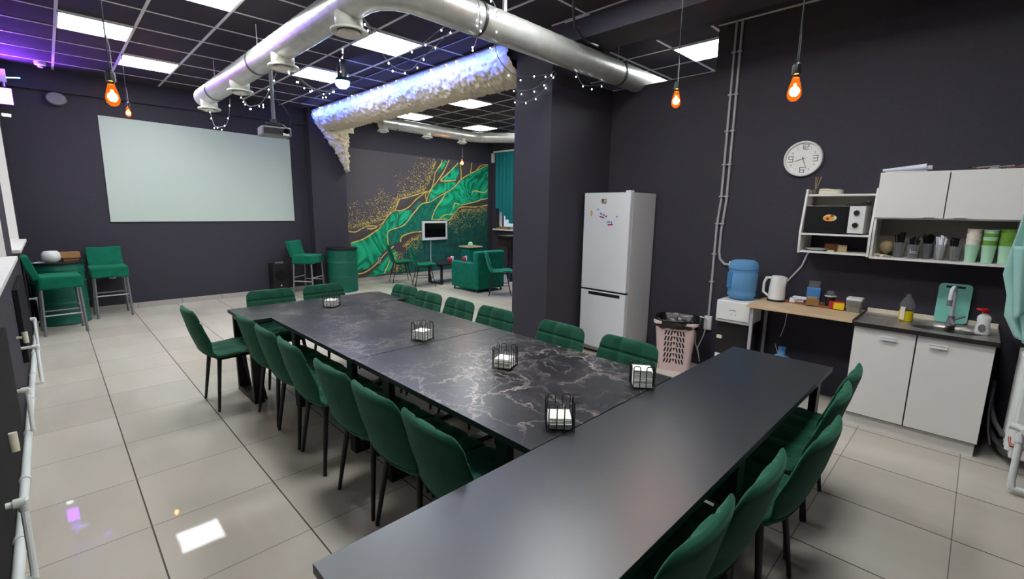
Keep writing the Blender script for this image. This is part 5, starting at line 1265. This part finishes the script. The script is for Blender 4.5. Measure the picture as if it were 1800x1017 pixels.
b = MB(); b.box(5.98, 6.74, 7.0, 7.16, .06, .84); b.build('backrest', 'velvet2', t, bevel=.04, bseg=3)
b = MB(); b.box(6.1, 6.62, 7.14, 7.84, .1, .42); b.build('seat', 'velvet2', t, bevel=.03, bseg=3)
for x, y in ((6.03, 7.06), (6.03, 7.8), (6.69, 7.06), (6.69, 7.8)):
    b = MB(); b.cyl(x, y, 0, .07, .015); b.build('foot', 'blackmetal', t)
t = thing('planter_box', 'tall green box with a pale plant top behind the armchair', 'planter', (7.62, 9.1, 0))
b = MB(); b.box(7.4, 7.75, 8.95, 9.3, 0, .72); b.build('box', 'velvet2', t, bevel=.01)
b = MB(); b.box(7.36, 7.79, 8.91, 9.34, .72, .75); b.build('lid', 'wood', t)
b = MB(); b.lathe([(.02, .75), (.07, .77), (.06, .83), (.02, .86)], 7.5, 9.05, 12); b.build('plant_top', 'cupmint', t, smooth=True)
for x, y, lb, r in ((6.45, 8.5, 'red and white bowl on the low table, left one', .07), (6.78, 8.4, 'red and white tin on the low table, right one', .055)):
    t = thing('red_tin', lb, 'tin', (x, y, .461), 0, 'red tins on the low table')
    b = MB(); b.lathe([(r * .7, .461), (r, .5), (r, .56), (r * .8, .58)], x, y, 20); b.build('tin_body', 'redbox', t, smooth=True)
    b = MB(); b.cyl(x + .02, y - r * .6, .5, .6, r * .5); b.build('white_wrap', 'paper', t, smooth=True)
t = thing('bar_counter', 'dark wooden bar counter under the far window', 'bar counter', (8.1, 8.2, 0))
b = MB(); b.box(7.5, 8.85, 7.6, 8.1, 1.03, 1.07); b.build('countertop', 'darkwood', t)
b = MB(); b.box(7.55, 8.8, 7.63, 8.08, .82, 1.03); b.build('drawer_box', 'darkwood', t)
b = MB(); b.box(7.85, 8.8, 7.68, 8.06, 0, .82); b.build('body', 'blackplastic', t)
b = MB(); b.box(7.6, 8.7, 7.615, 7.63, .76, .8); b.build('rail', 'steel', t)
b = MB()
for x in (7.6, 8.75): b.box(x - .03, x + .03, 7.66, 7.72, 0, .82)
b.build('leg', 'blackmetal', t)
t = thing('vertical_blind', 'teal vertical fabric blind drawn across the far window', 'blind', (8.9, 8.2, 1.2))
for k in range(22):
    y = 6.7 + .135 * k; b = MB(); b.prism([(8.92, y - .02), (8.95, y + .06), (8.935, y + .15), (8.932, y + .15), (8.945, y + .06), (8.917, y - .02)], 'z', 1.3 if k < 18 else 1.3 + (k - 17) * .1, 3.2); b.build('slat', 'curtain', t)
b = MB(); b.box(8.9, 8.98, 6.6, 9.75, 3.2, 3.24); b.build('head_rail', 'whiteplastic', t)
simple('window_books', 'cardboard', 'brown and orange boxes on the far window sill', 'box', MB().box(8.95, 9.05, 9.2, 9.5, 1.141, 1.2).box(8.95, 9.05, 9.52, 9.66, 1.141, 1.18))
b = MB(); b.box(8.93, 9.0, 9.8, 9.87, 2.95, 3.2); simple('wall_sensor', 'whiteplastic', 'white sensor box high in the corner beside the teal blind', 'sensor', b)
